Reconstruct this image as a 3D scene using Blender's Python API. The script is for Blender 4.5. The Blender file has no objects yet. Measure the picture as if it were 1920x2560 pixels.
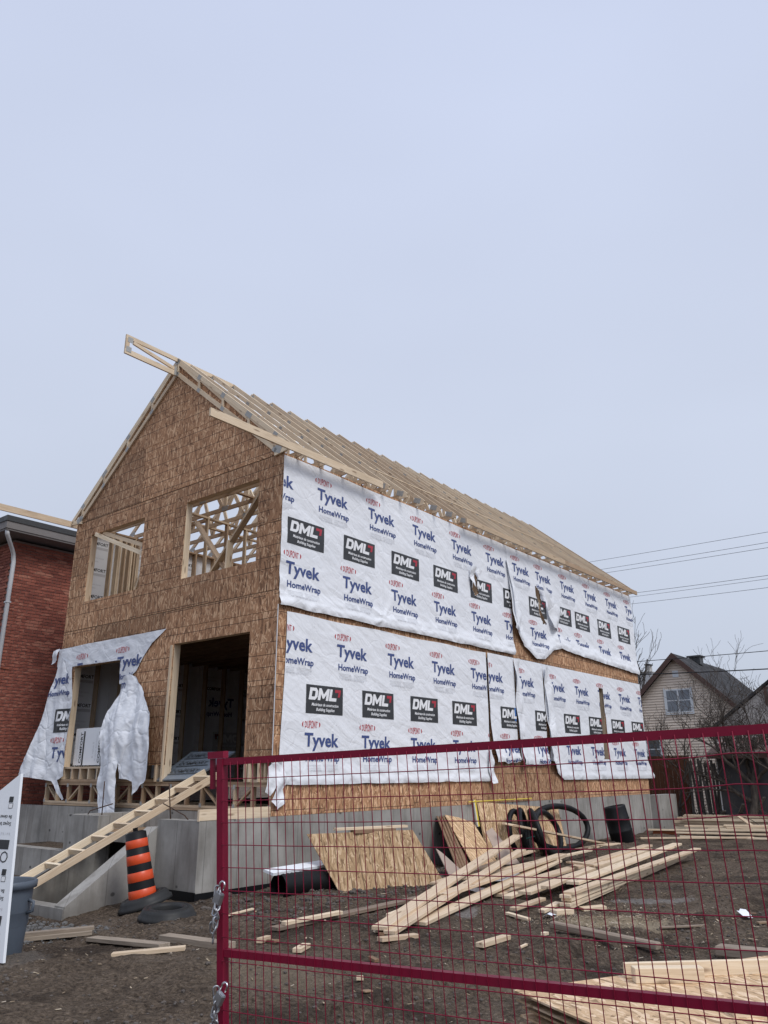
import bpy, bmesh, math, random
from mathutils import Vector, Matrix, noise
from mathutils.geometry import delaunay_2d_cdt
random.seed(7)
R = math.radians
sc = bpy.context.scene
COL = sc.collection

# ------------------------------------------------------------------ camera, sky, sun, exposure
cam_d = bpy.data.cameras.new('camera'); cam = bpy.data.objects.new('camera', cam_d); COL.objects.link(cam)
cam_d.sensor_fit = 'VERTICAL'; cam_d.sensor_height = 36.0; cam_d.lens = 27.53
cam_d.clip_start = 0.05; cam_d.clip_end = 2000
yaw, pitch, roll = -0.6780, 0.3214, -0.0044
fw = Vector((math.sin(yaw)*math.cos(pitch), math.cos(yaw)*math.cos(pitch), math.sin(pitch)))
r0 = Vector((math.cos(yaw), -math.sin(yaw), 0)); u0 = r0.cross(fw)
rr = r0*math.cos(roll) + u0*math.sin(roll); uu = -r0*math.sin(roll) + u0*math.cos(roll)
cam.matrix_world = Matrix(((rr.x, uu.x, -fw.x, 9.430), (rr.y, uu.y, -fw.y, -8.8994), (rr.z, uu.z, -fw.z, 0.6329), (0, 0, 0, 1)))
sc.camera = cam

SUN_EL, SUN_AZ = R(50), R(101)          # azimuth measured clockwise from +Y (the long side wall faces +X)
w = bpy.data.worlds.new('World'); sc.world = w; w.use_nodes = True
nt = w.node_tree; nt.nodes.clear()
out = nt.nodes.new('ShaderNodeOutputWorld'); bg = nt.nodes.new('ShaderNodeBackground')
sky = nt.nodes.new('ShaderNodeTexSky'); sky.sky_type = 'NISHITA'; sky.sun_disc = False
sky.sun_elevation = SUN_EL; sky.sun_rotation = SUN_AZ; sky.air_density = 1.0; sky.dust_density = 4.0; sky.ozone_density = 2.0
# overcast: a closed cloud layer covers nearly all of the clear sky
tc = nt.nodes.new('ShaderNodeTexCoord')
nz = nt.nodes.new('ShaderNodeTexNoise'); nz.inputs['Scale'].default_value = 1.3; nz.inputs['Detail'].default_value = 3; nz.inputs['Roughness'].default_value = .45
mp = nt.nodes.new('ShaderNodeMapping'); mp.inputs['Scale'].default_value = (1, 1, 2.2)
nt.links.new(tc.outputs['Generated'], mp.inputs[0]); nt.links.new(mp.outputs[0], nz.inputs['Vector'])
sep = nt.nodes.new('ShaderNodeSeparateXYZ'); nt.links.new(tc.outputs['Generated'], sep.inputs[0])
cr = nt.nodes.new('ShaderNodeValToRGB')
cr.color_ramp.elements[0].position = 0.0; cr.color_ramp.elements[0].color = (4.02, 4.40, 5.15, 1); e_ = cr.color_ramp.elements.new(.38); e_.color = (4.90, 5.38, 6.50, 1)
cr.color_ramp.elements[-1].position = 0.85; cr.color_ramp.elements[2].color = (4.72, 5.24, 6.75, 1)
nt.links.new(sep.outputs['Z'], cr.inputs[0])
mr = nt.nodes.new('ShaderNodeMapRange'); mr.inputs[1].default_value = .3; mr.inputs[2].default_value = .7; mr.inputs[3].default_value = .94; mr.inputs[4].default_value = 1.05
nt.links.new(nz.outputs['Fac'], mr.inputs[0])
vm = nt.nodes.new('ShaderNodeVectorMath'); vm.operation = 'SCALE'
nt.links.new(cr.outputs[0], vm.inputs[0]); nt.links.new(mr.outputs[0], vm.inputs['Scale'])
mix = nt.nodes.new('ShaderNodeMix'); mix.data_type = 'RGBA'; mix.inputs['Factor'].default_value = .93
nt.links.new(sky.outputs[0], mix.inputs['A']); nt.links.new(vm.outputs[0], mix.inputs['B'])
nt.links.new(mix.outputs['Result'], bg.inputs['Color']); bg.inputs['Strength'].default_value = 0.1
nt.links.new(bg.outputs[0], out.inputs[0])

sun_d = bpy.data.lights.new('sun', 'SUN'); sun = bpy.data.objects.new('sun', sun_d); COL.objects.link(sun)
sun_d.energy = 1.5; sun_d.angle = R(24); sun_d.color = (1.0, .975, .94)
sd = Vector((math.sin(SUN_AZ)*math.cos(SUN_EL), math.cos(SUN_AZ)*math.cos(SUN_EL), math.sin(SUN_EL)))
sun.rotation_euler = sd.to_track_quat('Z', 'Y').to_euler()
sun.location = (20, -10, 30)
vs = sc.view_settings
vs.view_transform = 'Standard'; vs.look = 'None'; vs.gamma = 1; vs.use_curve_mapping = False; vs.exposure = 0.41

# ------------------------------------------------------------------ materials
MATS = {}
class N:
    """small node-tree writer"""
    def __init__(s, name):
        s.m = bpy.data.materials.new(name); s.m.use_nodes = True; s.t = s.m.node_tree; s.t.nodes.clear()
        s.o = s.n('OutputMaterial'); s.b = s.n('BsdfPrincipled'); s.t.links.new(s.b.outputs[0], s.o.inputs[0])
        s.b.inputs['Roughness'].default_value = .8; MATS[name] = s.m
    def n(s, ty, **kw):
        x = s.t.nodes.new('ShaderNode'+ty)
        for k, v in kw.items(): setattr(x, k, v)
        return x
    def put(s, sock, v):
        if v is None: return
        if isinstance(v, bpy.types.NodeSocket): s.t.links.new(v, sock)
        else:
            if isinstance(v, tuple) and len(v) == 3 and sock.type == 'RGBA': v = v+(1,)
            sock.default_value = v
    def coord(s, kind='Object', scale=(1, 1, 1), rot=(0, 0, 0), loc=(0, 0, 0), vec=None):
        if vec is None: vec = s.n('TexCoord').outputs[kind]
        m = s.n('Mapping'); s.put(m.inputs[0], vec); m.inputs['Scale'].default_value = scale; m.inputs['Rotation'].default_value = rot
        s.put(m.inputs['Location'], loc); return m.outputs[0]
    def noise(s, vec, scale=5, detail=4, rough=.55, dist=0, out='Fac'):
        x = s.n('TexNoise'); s.put(x.inputs['Vector'], vec); x.inputs['Scale'].default_value = scale; x.inputs['Detail'].default_value = detail
        x.inputs['Roughness'].default_value = rough; x.inputs['Distortion'].default_value = dist; return x.outputs[out]
    def voro(s, vec, scale=5, feat='F1', out='Distance', rand=1):
        x = s.n('TexVoronoi', feature=feat); s.put(x.inputs['Vector'], vec); x.inputs['Scale'].default_value = scale; x.inputs['Randomness'].default_value = rand
        return x.outputs[out]
    def ramp(s, fac, *stops, interp='LINEAR'):
        x = s.n('ValToRGB'); e = x.color_ramp; e.interpolation = interp
        while len(e.elements) < len(stops): e.elements.new(.5)
        for el, (p, c) in zip(e.elements, stops):
            el.position = p; el.color = (c, c, c, 1) if isinstance(c, (int, float)) else tuple(c)+(1,)
        s.put(x.inputs[0], fac); return x.outputs[0]
    def math(s, op, a, b=None, c=None):
        x = s.n('Math', operation=op); s.put(x.inputs[0], a); s.put(x.inputs[1], b)
        if c is not None: s.put(x.inputs[2], c)
        return x.outputs[0]
    def mix(s, f, a, b, mode='MIX'):
        x = s.n('Mix', data_type='RGBA', blend_type=mode); s.put(x.inputs['Factor'], f); s.put(x.inputs['A'], a); s.put(x.inputs['B'], b); return x.outputs['Result']
    def rand(s): return s.n('ObjectInfo').outputs['Random']
    def hsv(s, col, h=.5, sa=1, v=1):
        x = s.n('HueSaturation'); s.put(x.inputs['Color'], col); s.put(x.inputs['Hue'], h); s.put(x.inputs['Saturation'], sa); s.put(x.inputs['Value'], v); return x.outputs[0]
    def bump(s, h, strength=.4, dist=.01, nrm=None):
        x = s.n('Bump'); s.put(x.inputs['Height'], h); x.inputs['Strength'].default_value = strength; x.inputs['Distance'].default_value = dist
        if nrm is not None: s.put(x.inputs['Normal'], nrm)
        return x.outputs[0]
    def fin(s, col, rough=None, nrm=None, metal=None, spec=None):
        s.put(s.b.inputs['Base Color'], col); s.put(s.b.inputs['Roughness'], rough); s.put(s.b.inputs['Normal'], nrm); s.put(s.b.inputs['Metallic'], metal)
        s.put(s.b.inputs['Specular IOR Level'], spec)
        return s.m

def mapr(k, v, a, b, c, d):
    x = k.n('MapRange'); k.put(x.inputs[0], v)
    for i, q in enumerate((a, b, c, d)): x.inputs[i+1].default_value = q
    return x.outputs[0]

def mat_osb(name, plane, dark, mid, light, lines=True, wear=.35, only_u=False):
    k = N(name)
    co = k.n('TexCoord').outputs['Object']
    if plane == 'wall':        # walls lie in XZ or YZ: u = x + y, v = z
        sp = k.n('SeparateXYZ'); k.put(sp.inputs[0], co); cb = k.n('CombineXYZ')
        k.put(cb.inputs[0], k.math('ADD', sp.outputs[0], sp.outputs[1])); k.put(cb.inputs[1], sp.outputs[2]); co = cb.outputs[0]
    sp = k.n('SeparateXYZ'); k.put(sp.inputs[0], co); U, V = sp.outputs[0], sp.outputs[1]
    rnd = k.rand()
    warp = k.n('VectorMath', operation='SCALE'); k.put(warp.inputs[0], k.noise(co, 6, 2, .5, out='Color')); warp.inputs['Scale'].default_value = .05
    wc = k.n('VectorMath', operation='ADD'); k.put(wc.inputs[0], co); k.put(wc.inputs[1], warp.outputs[0])
    offs = k.n('CombineXYZ'); k.put(offs.inputs[2], k.math('MULTIPLY', rnd, 37.0))
    wc2 = k.n('VectorMath', operation='ADD'); k.put(wc2.inputs[0], wc.outputs[0]); k.put(wc2.inputs[1], offs.outputs[0])
    vals = []
    for i, (ang, sx, sy) in enumerate(((82, 8, 36), (104, 8.5, 42), (35, 8, 34), (140, 9, 44))):
        v = k.coord(vec=wc2.outputs[0], rot=(0, 0, R(ang)), loc=(i*3.1, i*1.7, i*5.3)); v = k.coord(vec=v, scale=(sx, sy, 1))
        c = k.n('SeparateColor'); k.put(c.inputs[0], k.voro(v, 1, out='Color')); vals.append((c.outputs[0], c.outputs[1]))
    s01 = k.mix(k.math('GREATER_THAN', vals[0][1], .5), vals[0][0], vals[1][0])
    s23 = k.mix(k.math('GREATER_THAN', vals[2][1], .5), vals[2][0], vals[3][0])
    sel = k.ramp(k.noise(co, 7, 2), (.55, 0), (.62, 1))
    flake = k.mix(sel, s01, s23)
    col = k.ramp(flake, (0, dark), (.3, mid), (.68, tuple(q*1.12 for q in mid)), (.86, light), (1, light))
    fine = k.noise(k.coord(vec=co, scale=(60, 25, 40)), 3, 3)
    col = k.mix(.35, col, k.ramp(fine, (.3, .35), (.7, .62)), 'OVERLAY')
    big = k.noise(co, .9, 4, .6)
    col = k.mix(k.ramp(big, (.42, 0), (.75, wear)), col, tuple(c*.45 for c in mid))
    nrm = k.bump(flake, .25, .004)
    if lines:
        def line(x, per, wd):
            f = k.math('PINGPONG', k.math('ADD', x, k.math('MULTIPLY', rnd, per*.8)), per/2)
            return k.math('LESS_THAN', f, wd)
        brk = k.math('GREATER_THAN', k.noise(k.coord(vec=co, scale=(1.1, 1.1, 1)), 1.5, 1), .36)
        def hsh(x, per):
            wn = k.n('TexWhiteNoise', noise_dimensions='1D'); k.put(wn.inputs['W'], k.math('FLOOR', k.math('ADD', k.math('DIVIDE', k.math('ADD', x, k.math('MULTIPLY', rnd, per*.8)), per), .5))); return wn.outputs['Value']
        l1 = k.math('MULTIPLY', line(V, .203, .0056), k.math('LESS_THAN', hsh(V, .203), .80)); l2 = k.math('MULTIPLY', line(U, .203, .0046), k.math('LESS_THAN', k.noise(k.coord(vec=co, loc=(3, 5, 0)), .55, 0), .44))
        if only_u: l1 = line(U, .203, .0042); l2 = l1; brk = 1.0
        ln = k.math('MULTIPLY', k.math('MAXIMUM', l1, l2), brk)
        col = k.mix(k.math('MULTIPLY', ln, .85), col, (.03, .016, .01))
    col = k.hsv(col, v=mapr(k, rnd, 0, 1, .80, 1.16))
    return k.fin(col, .85, nrm)

mat_osb('osb_wall', 'wall', (.155, .075, .038), (.385, .205, .108), (.68, .44, .265), wear=.34)
mat_osb('osb_sheet', 'flat', (.22, .13, .065), (.47, .31, .17), (.70, .51, .32), wear=.2, only_u=True)
mat_osb('osb_plain', 'flat', (.24, .15, .08), (.49, .335, .195), (.70, .53, .36), lines=False, wear=.22)

def mat_lumber(name, a, b, c, dirt=.2, knots=.5):
    k = N(name); co = k.n('TexCoord').outputs['Object']; rnd = k.rand()
    off = k.n('CombineXYZ'); k.put(off.inputs[0], k.math('MULTIPLY', rnd, 50.)); k.put(off.inputs[1], k.math('MULTIPLY', rnd, 23.))
    ad = k.n('VectorMath', operation='ADD'); k.put(ad.inputs[0], co); k.put(ad.inputs[1], off.outputs[0]); co2 = ad.outputs[0]
    g = k.noise(k.coord(vec=co2, scale=(1.0, 26, 26)), 2.5, 5, .6, .6)
    col = k.ramp(g, (.25, a), (.5, b), (.78, c))
    blot = k.noise(k.coord(vec=co2, scale=(1.2, 4, 4)), 1.6, 3)
    col = k.mix(k.ramp(blot, (.5, 0), (.8, dirt)), col, tuple(q*.42 for q in b))
    kn = k.voro(k.coord(vec=co2, scale=(2.1, 9, 9)), 1.0)
    col = k.mix(k.ramp(kn, (.09, knots), (.19, 0)), col, (.16, .075, .03))
    col = k.hsv(col, h=mapr(k, rnd, 0, 1, .492, .506), sa=mapr(k, rnd, 0, 1, 1.05, .85), v=mapr(k, rnd, 0, 1, .76, 1.14))
    return k.fin(col, .72, k.bump(g, .25, .003))
mat_lumber('lumber', (.58, .425, .265), (.72, .565, .385), (.81, .68, .505), dirt=.32, knots=.65)
mat_lumber('lumber_frame', (.38, .255, .15), (.51, .37, .235), (.62, .475, .32), dirt=.4)
mat_lumber('lumber_old', (.17, .128, .092), (.285, .222, .165), (.41, .33, .25), dirt=.6, knots=.2)
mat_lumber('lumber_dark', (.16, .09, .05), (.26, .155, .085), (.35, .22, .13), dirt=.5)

def mat_wrap(name, base, wr=.5):
    k = N(name); co = k.n('TexCoord').outputs['Object']
    big = k.noise(co, .8, 3); fine = k.noise(co, 28, 4, .6)
    col = k.mix(k.ramp(big, (.4, 0), (.8, .22)), base, (.56, .59, .64))
    spots = k.math('MULTIPLY', k.math('LESS_THAN', k.voro(co, 7.0), .045), k.math('GREATER_THAN', k.noise(co, 3.1, 1), .52))
    col = k.mix(k.math('MULTIPLY', spots, .55), col, (.12, .11, .11))
    streak = k.noise(k.coord(vec=k.coord(vec=co, rot=(R(28), 0, 0)), scale=(1.2, .7, 2.6)), 1.5, 3, .5, .5)
    cr = k.noise(k.coord(vec=co, scale=(1, 1, 1.2)), 3.2, 3, .5, .8)
    wv = k.n('VectorMath', operation='ADD'); k.put(wv.inputs[0], co); sw = k.n('VectorMath', operation='SCALE'); k.put(sw.inputs[0], k.noise(co, 1.7, 2, out='Color')); sw.inputs['Scale'].default_value = .55; k.put(wv.inputs[1], sw.outputs[0])
    crease = k.ramp(k.voro(wv.outputs[0], 1.9, 'DISTANCE_TO_EDGE'), (.0, 0), (.06, 1))
    h = k.math('ADD', k.math('ADD', k.math('MULTIPLY', crease, .15 if name == 'wrap' else .5), k.math('MULTIPLY', streak, 2.2)), k.math('ADD', k.math('MULTIPLY', cr, .8), k.math('MULTIPLY', fine, .03)))
    k.fin(col, .5, k.bump(h, wr, .035)); k.b.inputs['Specular IOR Level'].default_value = .35
    return k.m
mat_wrap('wrap', (.80, .82, .86), .45)
mat_wrap('wrap_loose', (.80, .82, .86), .38)

def flat(name, col, rough=.6, metal=0, var=.15, scale=8, bump=.0, spec=.5):
    k = N(name); co = k.n('TexCoord').outputs['Object']
    if max(col) < .04: spec = .22
    n1 = k.noise(co, scale, 4)
    c = k.mix(k.ramp(n1, (.3, var), (.7, 0)), col, tuple(q*.5 for q in col))
    k.fin(c, k.ramp(n1, (.3, min(1, rough+.12)), (.7, max(0, rough-.08))), k.bump(n1, bump, .004) if bump else None, metal, spec); return k.m
flat('print_blue', (.055, .085, .24), .55, var=.2); flat('print_red', (.50, .035, .045), .55); flat('print_black', (.038, .04, .043), .5, var=.35)
flat('print_white', (.82, .83, .85), .5, var=.05); flat('print_grey', (.58, .59, .62), .6); flat('print_dark_red', (.42, .03, .05), .5)
flat('fence_paint', (.235, .0065, .034), .45, var=.35, scale=14, bump=.08, spec=.3)
flat('steel', (.46, .47, .49), .36, .85, .4, 30, .1); flat('chrome', (.75, .76, .78), .18, 1, .2, 20)
flat('gusset', (.40, .40, .385), .6, .2, .3, 22)
flat('black_plastic', (.010, .0105, .012), .45, var=.4, scale=5, bump=.1); flat('black_pipe', (.008, .008, .009), .5, var=.4, scale=6, bump=.1)
flat('rubber', (.030, .0305, .031), .5, var=.5, scale=6, bump=.2); flat('drum_orange', (.66, .075, .018), .38, var=.12, scale=5)
flat('drum_black', (.010, .010, .011), .5, var=.3, scale=5)
flat('bin_plastic', (.085, .105, .135), .5, var=.25, scale=4, bump=.08); flat('foam_white', (.80, .83, .87), .45, var=.08, scale=3)
flat('foil_board', (.27, .32, .38), .35, .35, .35, 3); flat('gypsum', (.40, .315, .26), .8, var=.15, scale=4); flat('gypsum_edge', (.75, .73, .70), .8)
flat('yellow_plastic', (.72, .56, .08), .45, var=.2); flat('red_plastic', (.60, .03, .03), .4); flat('rebar_rust', (.085, .048, .032), .8, .3, .4, 30, .3)
flat('orange_rust', (.32, .09, .03), .8, var=.5, scale=20); flat('green_strap', (.05, .22, .20), .5)
flat('downspout', (.62, .63, .65), .35, .1, .12, 5); flat('fascia_dark', (.045, .047, .05), .5, var=.3); flat('soffit', (.19, .175, .17), .6, var=.15)
flat('window_frame', (.70, .74, .77), .5, var=.1); flat('trim_white', (.66, .67, .69), .5); flat('trim_brown', (.085, .045, .035), .6)
flat('curtain', (.23, .26, .295), .6, var=.3, scale=2); flat('wire_black', (.02, .02, .022), .6); flat('stucco', (.44, .43, .415), .9, var=.3, scale=3, bump=.3)
flat('shed_wall', (.075, .075, .08), .85, var=.45, scale=2, bump=.3); flat('dark_void', (.02, .02, .022), .9)
flat('blue_tape', (.06, .16, .42), .5); flat('deck_wood', (.30, .20, .12), .8, var=.4, scale=3)
flat('mortar', (.22, .17, .15), .95, var=.3, scale=20, bump=.3)
k = N('pane'); k.fin((.10, .115, .13), .08); k.b.inputs['Specular IOR Level'].default_value = .8

k = N('concrete'); co = k.n('TexCoord').outputs['Object']
n1 = k.noise(co, 1.3, 6, .62); n2 = k.noise(k.coord(vec=co, scale=(3.2, 3.2, .5)), 1.6, 5, .66); n3 = k.noise(co, 45, 3)
col = k.ramp(n1, (.25, (.18, .172, .156)), (.5, (.295, .283, .262)), (.78, (.42, .405, .378)))
col = k.mix(k.ramp(n2, (.48, 0), (.70, .62)), col, (.14, .126, .11))
sp = k.n('SeparateXYZ'); k.put(sp.inputs[0], co); uv = k.math('ADD', sp.outputs[0], sp.outputs[1])
seam = k.math('LESS_THAN', k.math('PINGPONG', k.math('ADD', uv, k.math('MULTIPLY', k.noise(co, 2, 1), .012)), .305), .006)
col = k.mix(k.math('MULTIPLY', seam, .55), col, (.09, .083, .076))
cb = k.n('CombineXYZ'); k.put(cb.inputs[0], uv); k.put(cb.inputs[1], sp.outputs[2])
pit = k.voro(k.coord(vec=cb.outputs[0], scale=(1.75, 2.3, 1), loc=(.3, .2, 0)), 1, rand=.25)
col = k.mix(k.ramp(pit, (.05, .85), (.075, 0)), col, (.05, .048, .045))
damp = mapr(k, k.math('ADD', sp.outputs[2], k.math('MULTIPLY', n1, .35)), -1.0, -.66, .55, 0)
col = k.mix(damp, col, (.10, .088, .075))
h = k.math('ADD', k.math('MULTIPLY', n3, .25), k.math('ADD', n1, k.math('MULTIPLY', seam, -.5)))
k.fin(col, .88, k.bump(h, .35, .012))

k = N('soil'); co = k.n('TexCoord').outputs['Object']
fl0 = k.noise(co, 20, 3, .65, .3); a = k.noise(co, .55, 6, .62); b = k.noise(co, 22, 4, .72, .3); c = k.noise(co, 40, 4, .7)
col = k.ramp(b, (.30, (.032, .022, .015)), (.5, (.132, .098, .071)), (.72, (.29, .225, .168)))
col = k.mix(k.ramp(a, (.40, 0), (.68, .6)), col, k.ramp(fl0, (.36, (.085, .061, .043)), (.64, (.30, .23, .165))))
wet = k.noise(co, 1.5, 4, .6, .5)
col = k.mix(k.ramp(wet, (.50, 0), (.62, .72)), col, (.045, .032, .0235)); col = k.mix(k.ramp(wet, (.34, .5), (.44, 0)), col, (.24, .19, .145))
col = k.mix(k.ramp(c, (.32, .6), (.5, 0)), col, (.022, .016, .012))
col = k.mix(k.ramp(c, (.64, 0), (.75, .75)), col, (.20, .17, .135))
def patch(cx, cy, rx, ry, ang, lo=.35, hi=1.0):
    m = k.coord(vec=co, loc=(-cx, -cy, 0)); m = k.coord(vec=m, rot=(0, 0, ang)); m = k.coord(vec=m, scale=(1/rx, 1/ry, 0))
    ln = k.n('VectorMath', operation='LENGTH'); k.put(ln.inputs[0], m)
    return mapr(k, ln.outputs['Value'], lo, hi, 1, 0)
def scatter(mask, nz, lo, hi): return k.ramp(k.math('MULTIPLY', mask, k.math('ADD', nz, .16)), (lo, 0), (hi, 1))
fl = k.noise(co, 24, 3, .65); md = k.noise(co, 3.0, 5, .65)
comb = k.math('MULTIPLY', k.math('ADD', fl, md), .5)
for (cx, cy, rx, ry, an, cc, st) in ((5.0, .75, .75, 1.25, .5, (.42, .34, .23), .8), (5.5, .7, .5, .8, .2, (.45, .37, .26), .8), (6.9, 5.0, 1.0, 2.2, .3, (.38, .36, .34), .75), (4.9, 2.4, .5, 1.2, .9, (.35, .33, .31), .6),
                                     (3.7, -3.4, 1.6, 1.0, .2, (.30, .24, .17), .55), (3.3, .3, .35, .9, -.5, (.38, .36, .34), .6), (2.6, 5.6, .5, .9, -.6, (.36, .35, .33), .55), (5.4, -2.3, 1.2, .8, .1, (.27, .21, .15), .45), (1.3, -4.6, 1.0, .8, .2, (.24, .22, .2), .5)):
    col = k.mix(k.math('MULTIPLY', scatter(patch(cx, cy, rx, ry, an, .2, 1.15), comb, .42, .56), st), col, cc)
h = k.math('ADD', k.math('MULTIPLY', b, 1.6), k.math('ADD', k.math('MULTIPLY', c, .5), k.math('MULTIPLY', k.noise(co, 120, 3), .2)))
k.fin(col, .95, k.bump(h, 1.0, .06)); k.b.inputs['Specular IOR Level'].default_value = .2
for nm, cc, bs in (('clod', (.12, .087, .063), .8), ('pebble', (.17, .165, .16), .3)):
    k = N(nm); co = k.n('TexCoord').outputs['Object']; n1 = k.noise(co, 9, 4, .7); n2 = k.noise(co, 50, 3)
    k.fin(k.mix(.5, k.ramp(n1, (.3, tuple(q*.45 for q in cc)), (.7, tuple(q*1.35 for q in cc))), k.ramp(n2, (.3, .03), (.75, .15))), .95, k.bump(n2, bs, .01))
k = N('chips'); co = k.n('TexCoord').outputs['Object']; k.fin(k.ramp(k.noise(co, 4, 1), (.35, (.16, .12, .08)), (.5, (.40, .31, .20)), (.65, (.58, .50, .40))), .85)
k = N('brick'); co = k.n('TexCoord').outputs['Object']; rnd = k.rand(); n1 = k.noise(co, 3.3, 2); n2 = k.noise(co, 40, 4)
cells = k.voro(k.coord(vec=co, scale=(4.5, 4.5, 13.3)), 1, out='Color'); sc3 = k.n('SeparateColor'); k.put(sc3.inputs[0], cells)
col = k.ramp(k.math('FRACT', k.math('ADD', rnd, sc3.outputs[0])), (0, (.175, .050, .034)), (.45, (.25, .076, .050)), (.8, (.31, .100, .066)), (1, (.37, .155, .105)))
col = k.mix(.4, col, k.ramp(n2, (.3, .3), (.7, .62)), 'OVERLAY'); k.fin(col, .9, k.bump(n2, .5, .006))
k = N('siding'); co = k.n('TexCoord').outputs['Object']; n1 = k.noise(k.coord(vec=co, scale=(1, 1, 6)), 2, 3)
k.fin(k.ramp(n1, (.3, (.66, .56, .46)), (.7, (.76, .66, .555))), .6)
k = N('shingles'); co = k.n('TexCoord').outputs['Object']
v = k.voro(k.coord(vec=co, scale=(6, 3.2, 6)), 1, out='Color'); s3 = k.n('SeparateColor'); k.put(s3.inputs[0], v)
k.fin(k.ramp(s3.outputs[0], (0, (.013, .0135, .015)), (1, (.048, .048, .052))), .95, k.bump(s3.outputs[0], .5, .02))
k = N('rust_roof'); co = k.n('TexCoord').outputs['Object']; n1 = k.noise(co, 2.2, 5, .65)
k.fin(k.ramp(n1, (.36, (.50, .50, .50)), (.5, (.24, .15, .12)), (.68, (.13, .065, .05))), .6, k.bump(n1, .3, .01))
k = N('brown_boards'); co = k.n('TexCoord').outputs['Object']; n1 = k.noise(k.coord(vec=co, scale=(20, 20, 1.5)), 2, 4)
k.fin(k.hsv(k.ramp(n1, (.3, (.065, .024, .012)), (.7, (.16, .062, .03))), v=mapr(k, k.rand(), 0, 1, .8, 1.2)), .85)
k = N('grey_boards'); co = k.n('TexCoord').outputs['Object']; n1 = k.noise(k.coord(vec=co, scale=(20, 20, 1.5)), 2, 4)
k.fin(k.hsv(k.ramp(n1, (.3, (.04, .036, .033)), (.7, (.17, .16, .145))), v=mapr(k, k.rand(), 0, 1, .7, 1.3)), .9)
k = N('bark'); co = k.n('TexCoord').outputs['Object']; n1 = k.noise(k.coord(vec=co, scale=(8, 8, 2)), 2, 4)
k.fin(k.ramp(n1, (.3, (.035, .029, .025)), (.7, (.11, .09, .075))), .95, k.bump(n1, .5, .02))
M = MATS

# ------------------------------------------------------------------ helpers
def link(o, parent=None):
    COL.objects.link(o)
    if parent is not None: o.parent = parent
    return o
def tag(o, label=None, cat=None, group=None, kind=None):
    for kk, vv in (('label', label), ('category', cat), ('group', group), ('kind', kind)):
        if vv: o[kk] = vv
    return o
def thing(name, label, cat, loc=(0, 0, 0), rot=None, group=None):
    o = bpy.data.objects.new(name, None); o.empty_display_size = .2; COL.objects.link(o); o.location = loc
    if rot is not None: o.rotation_euler = rot
    return tag(o, label, cat, group)

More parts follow.
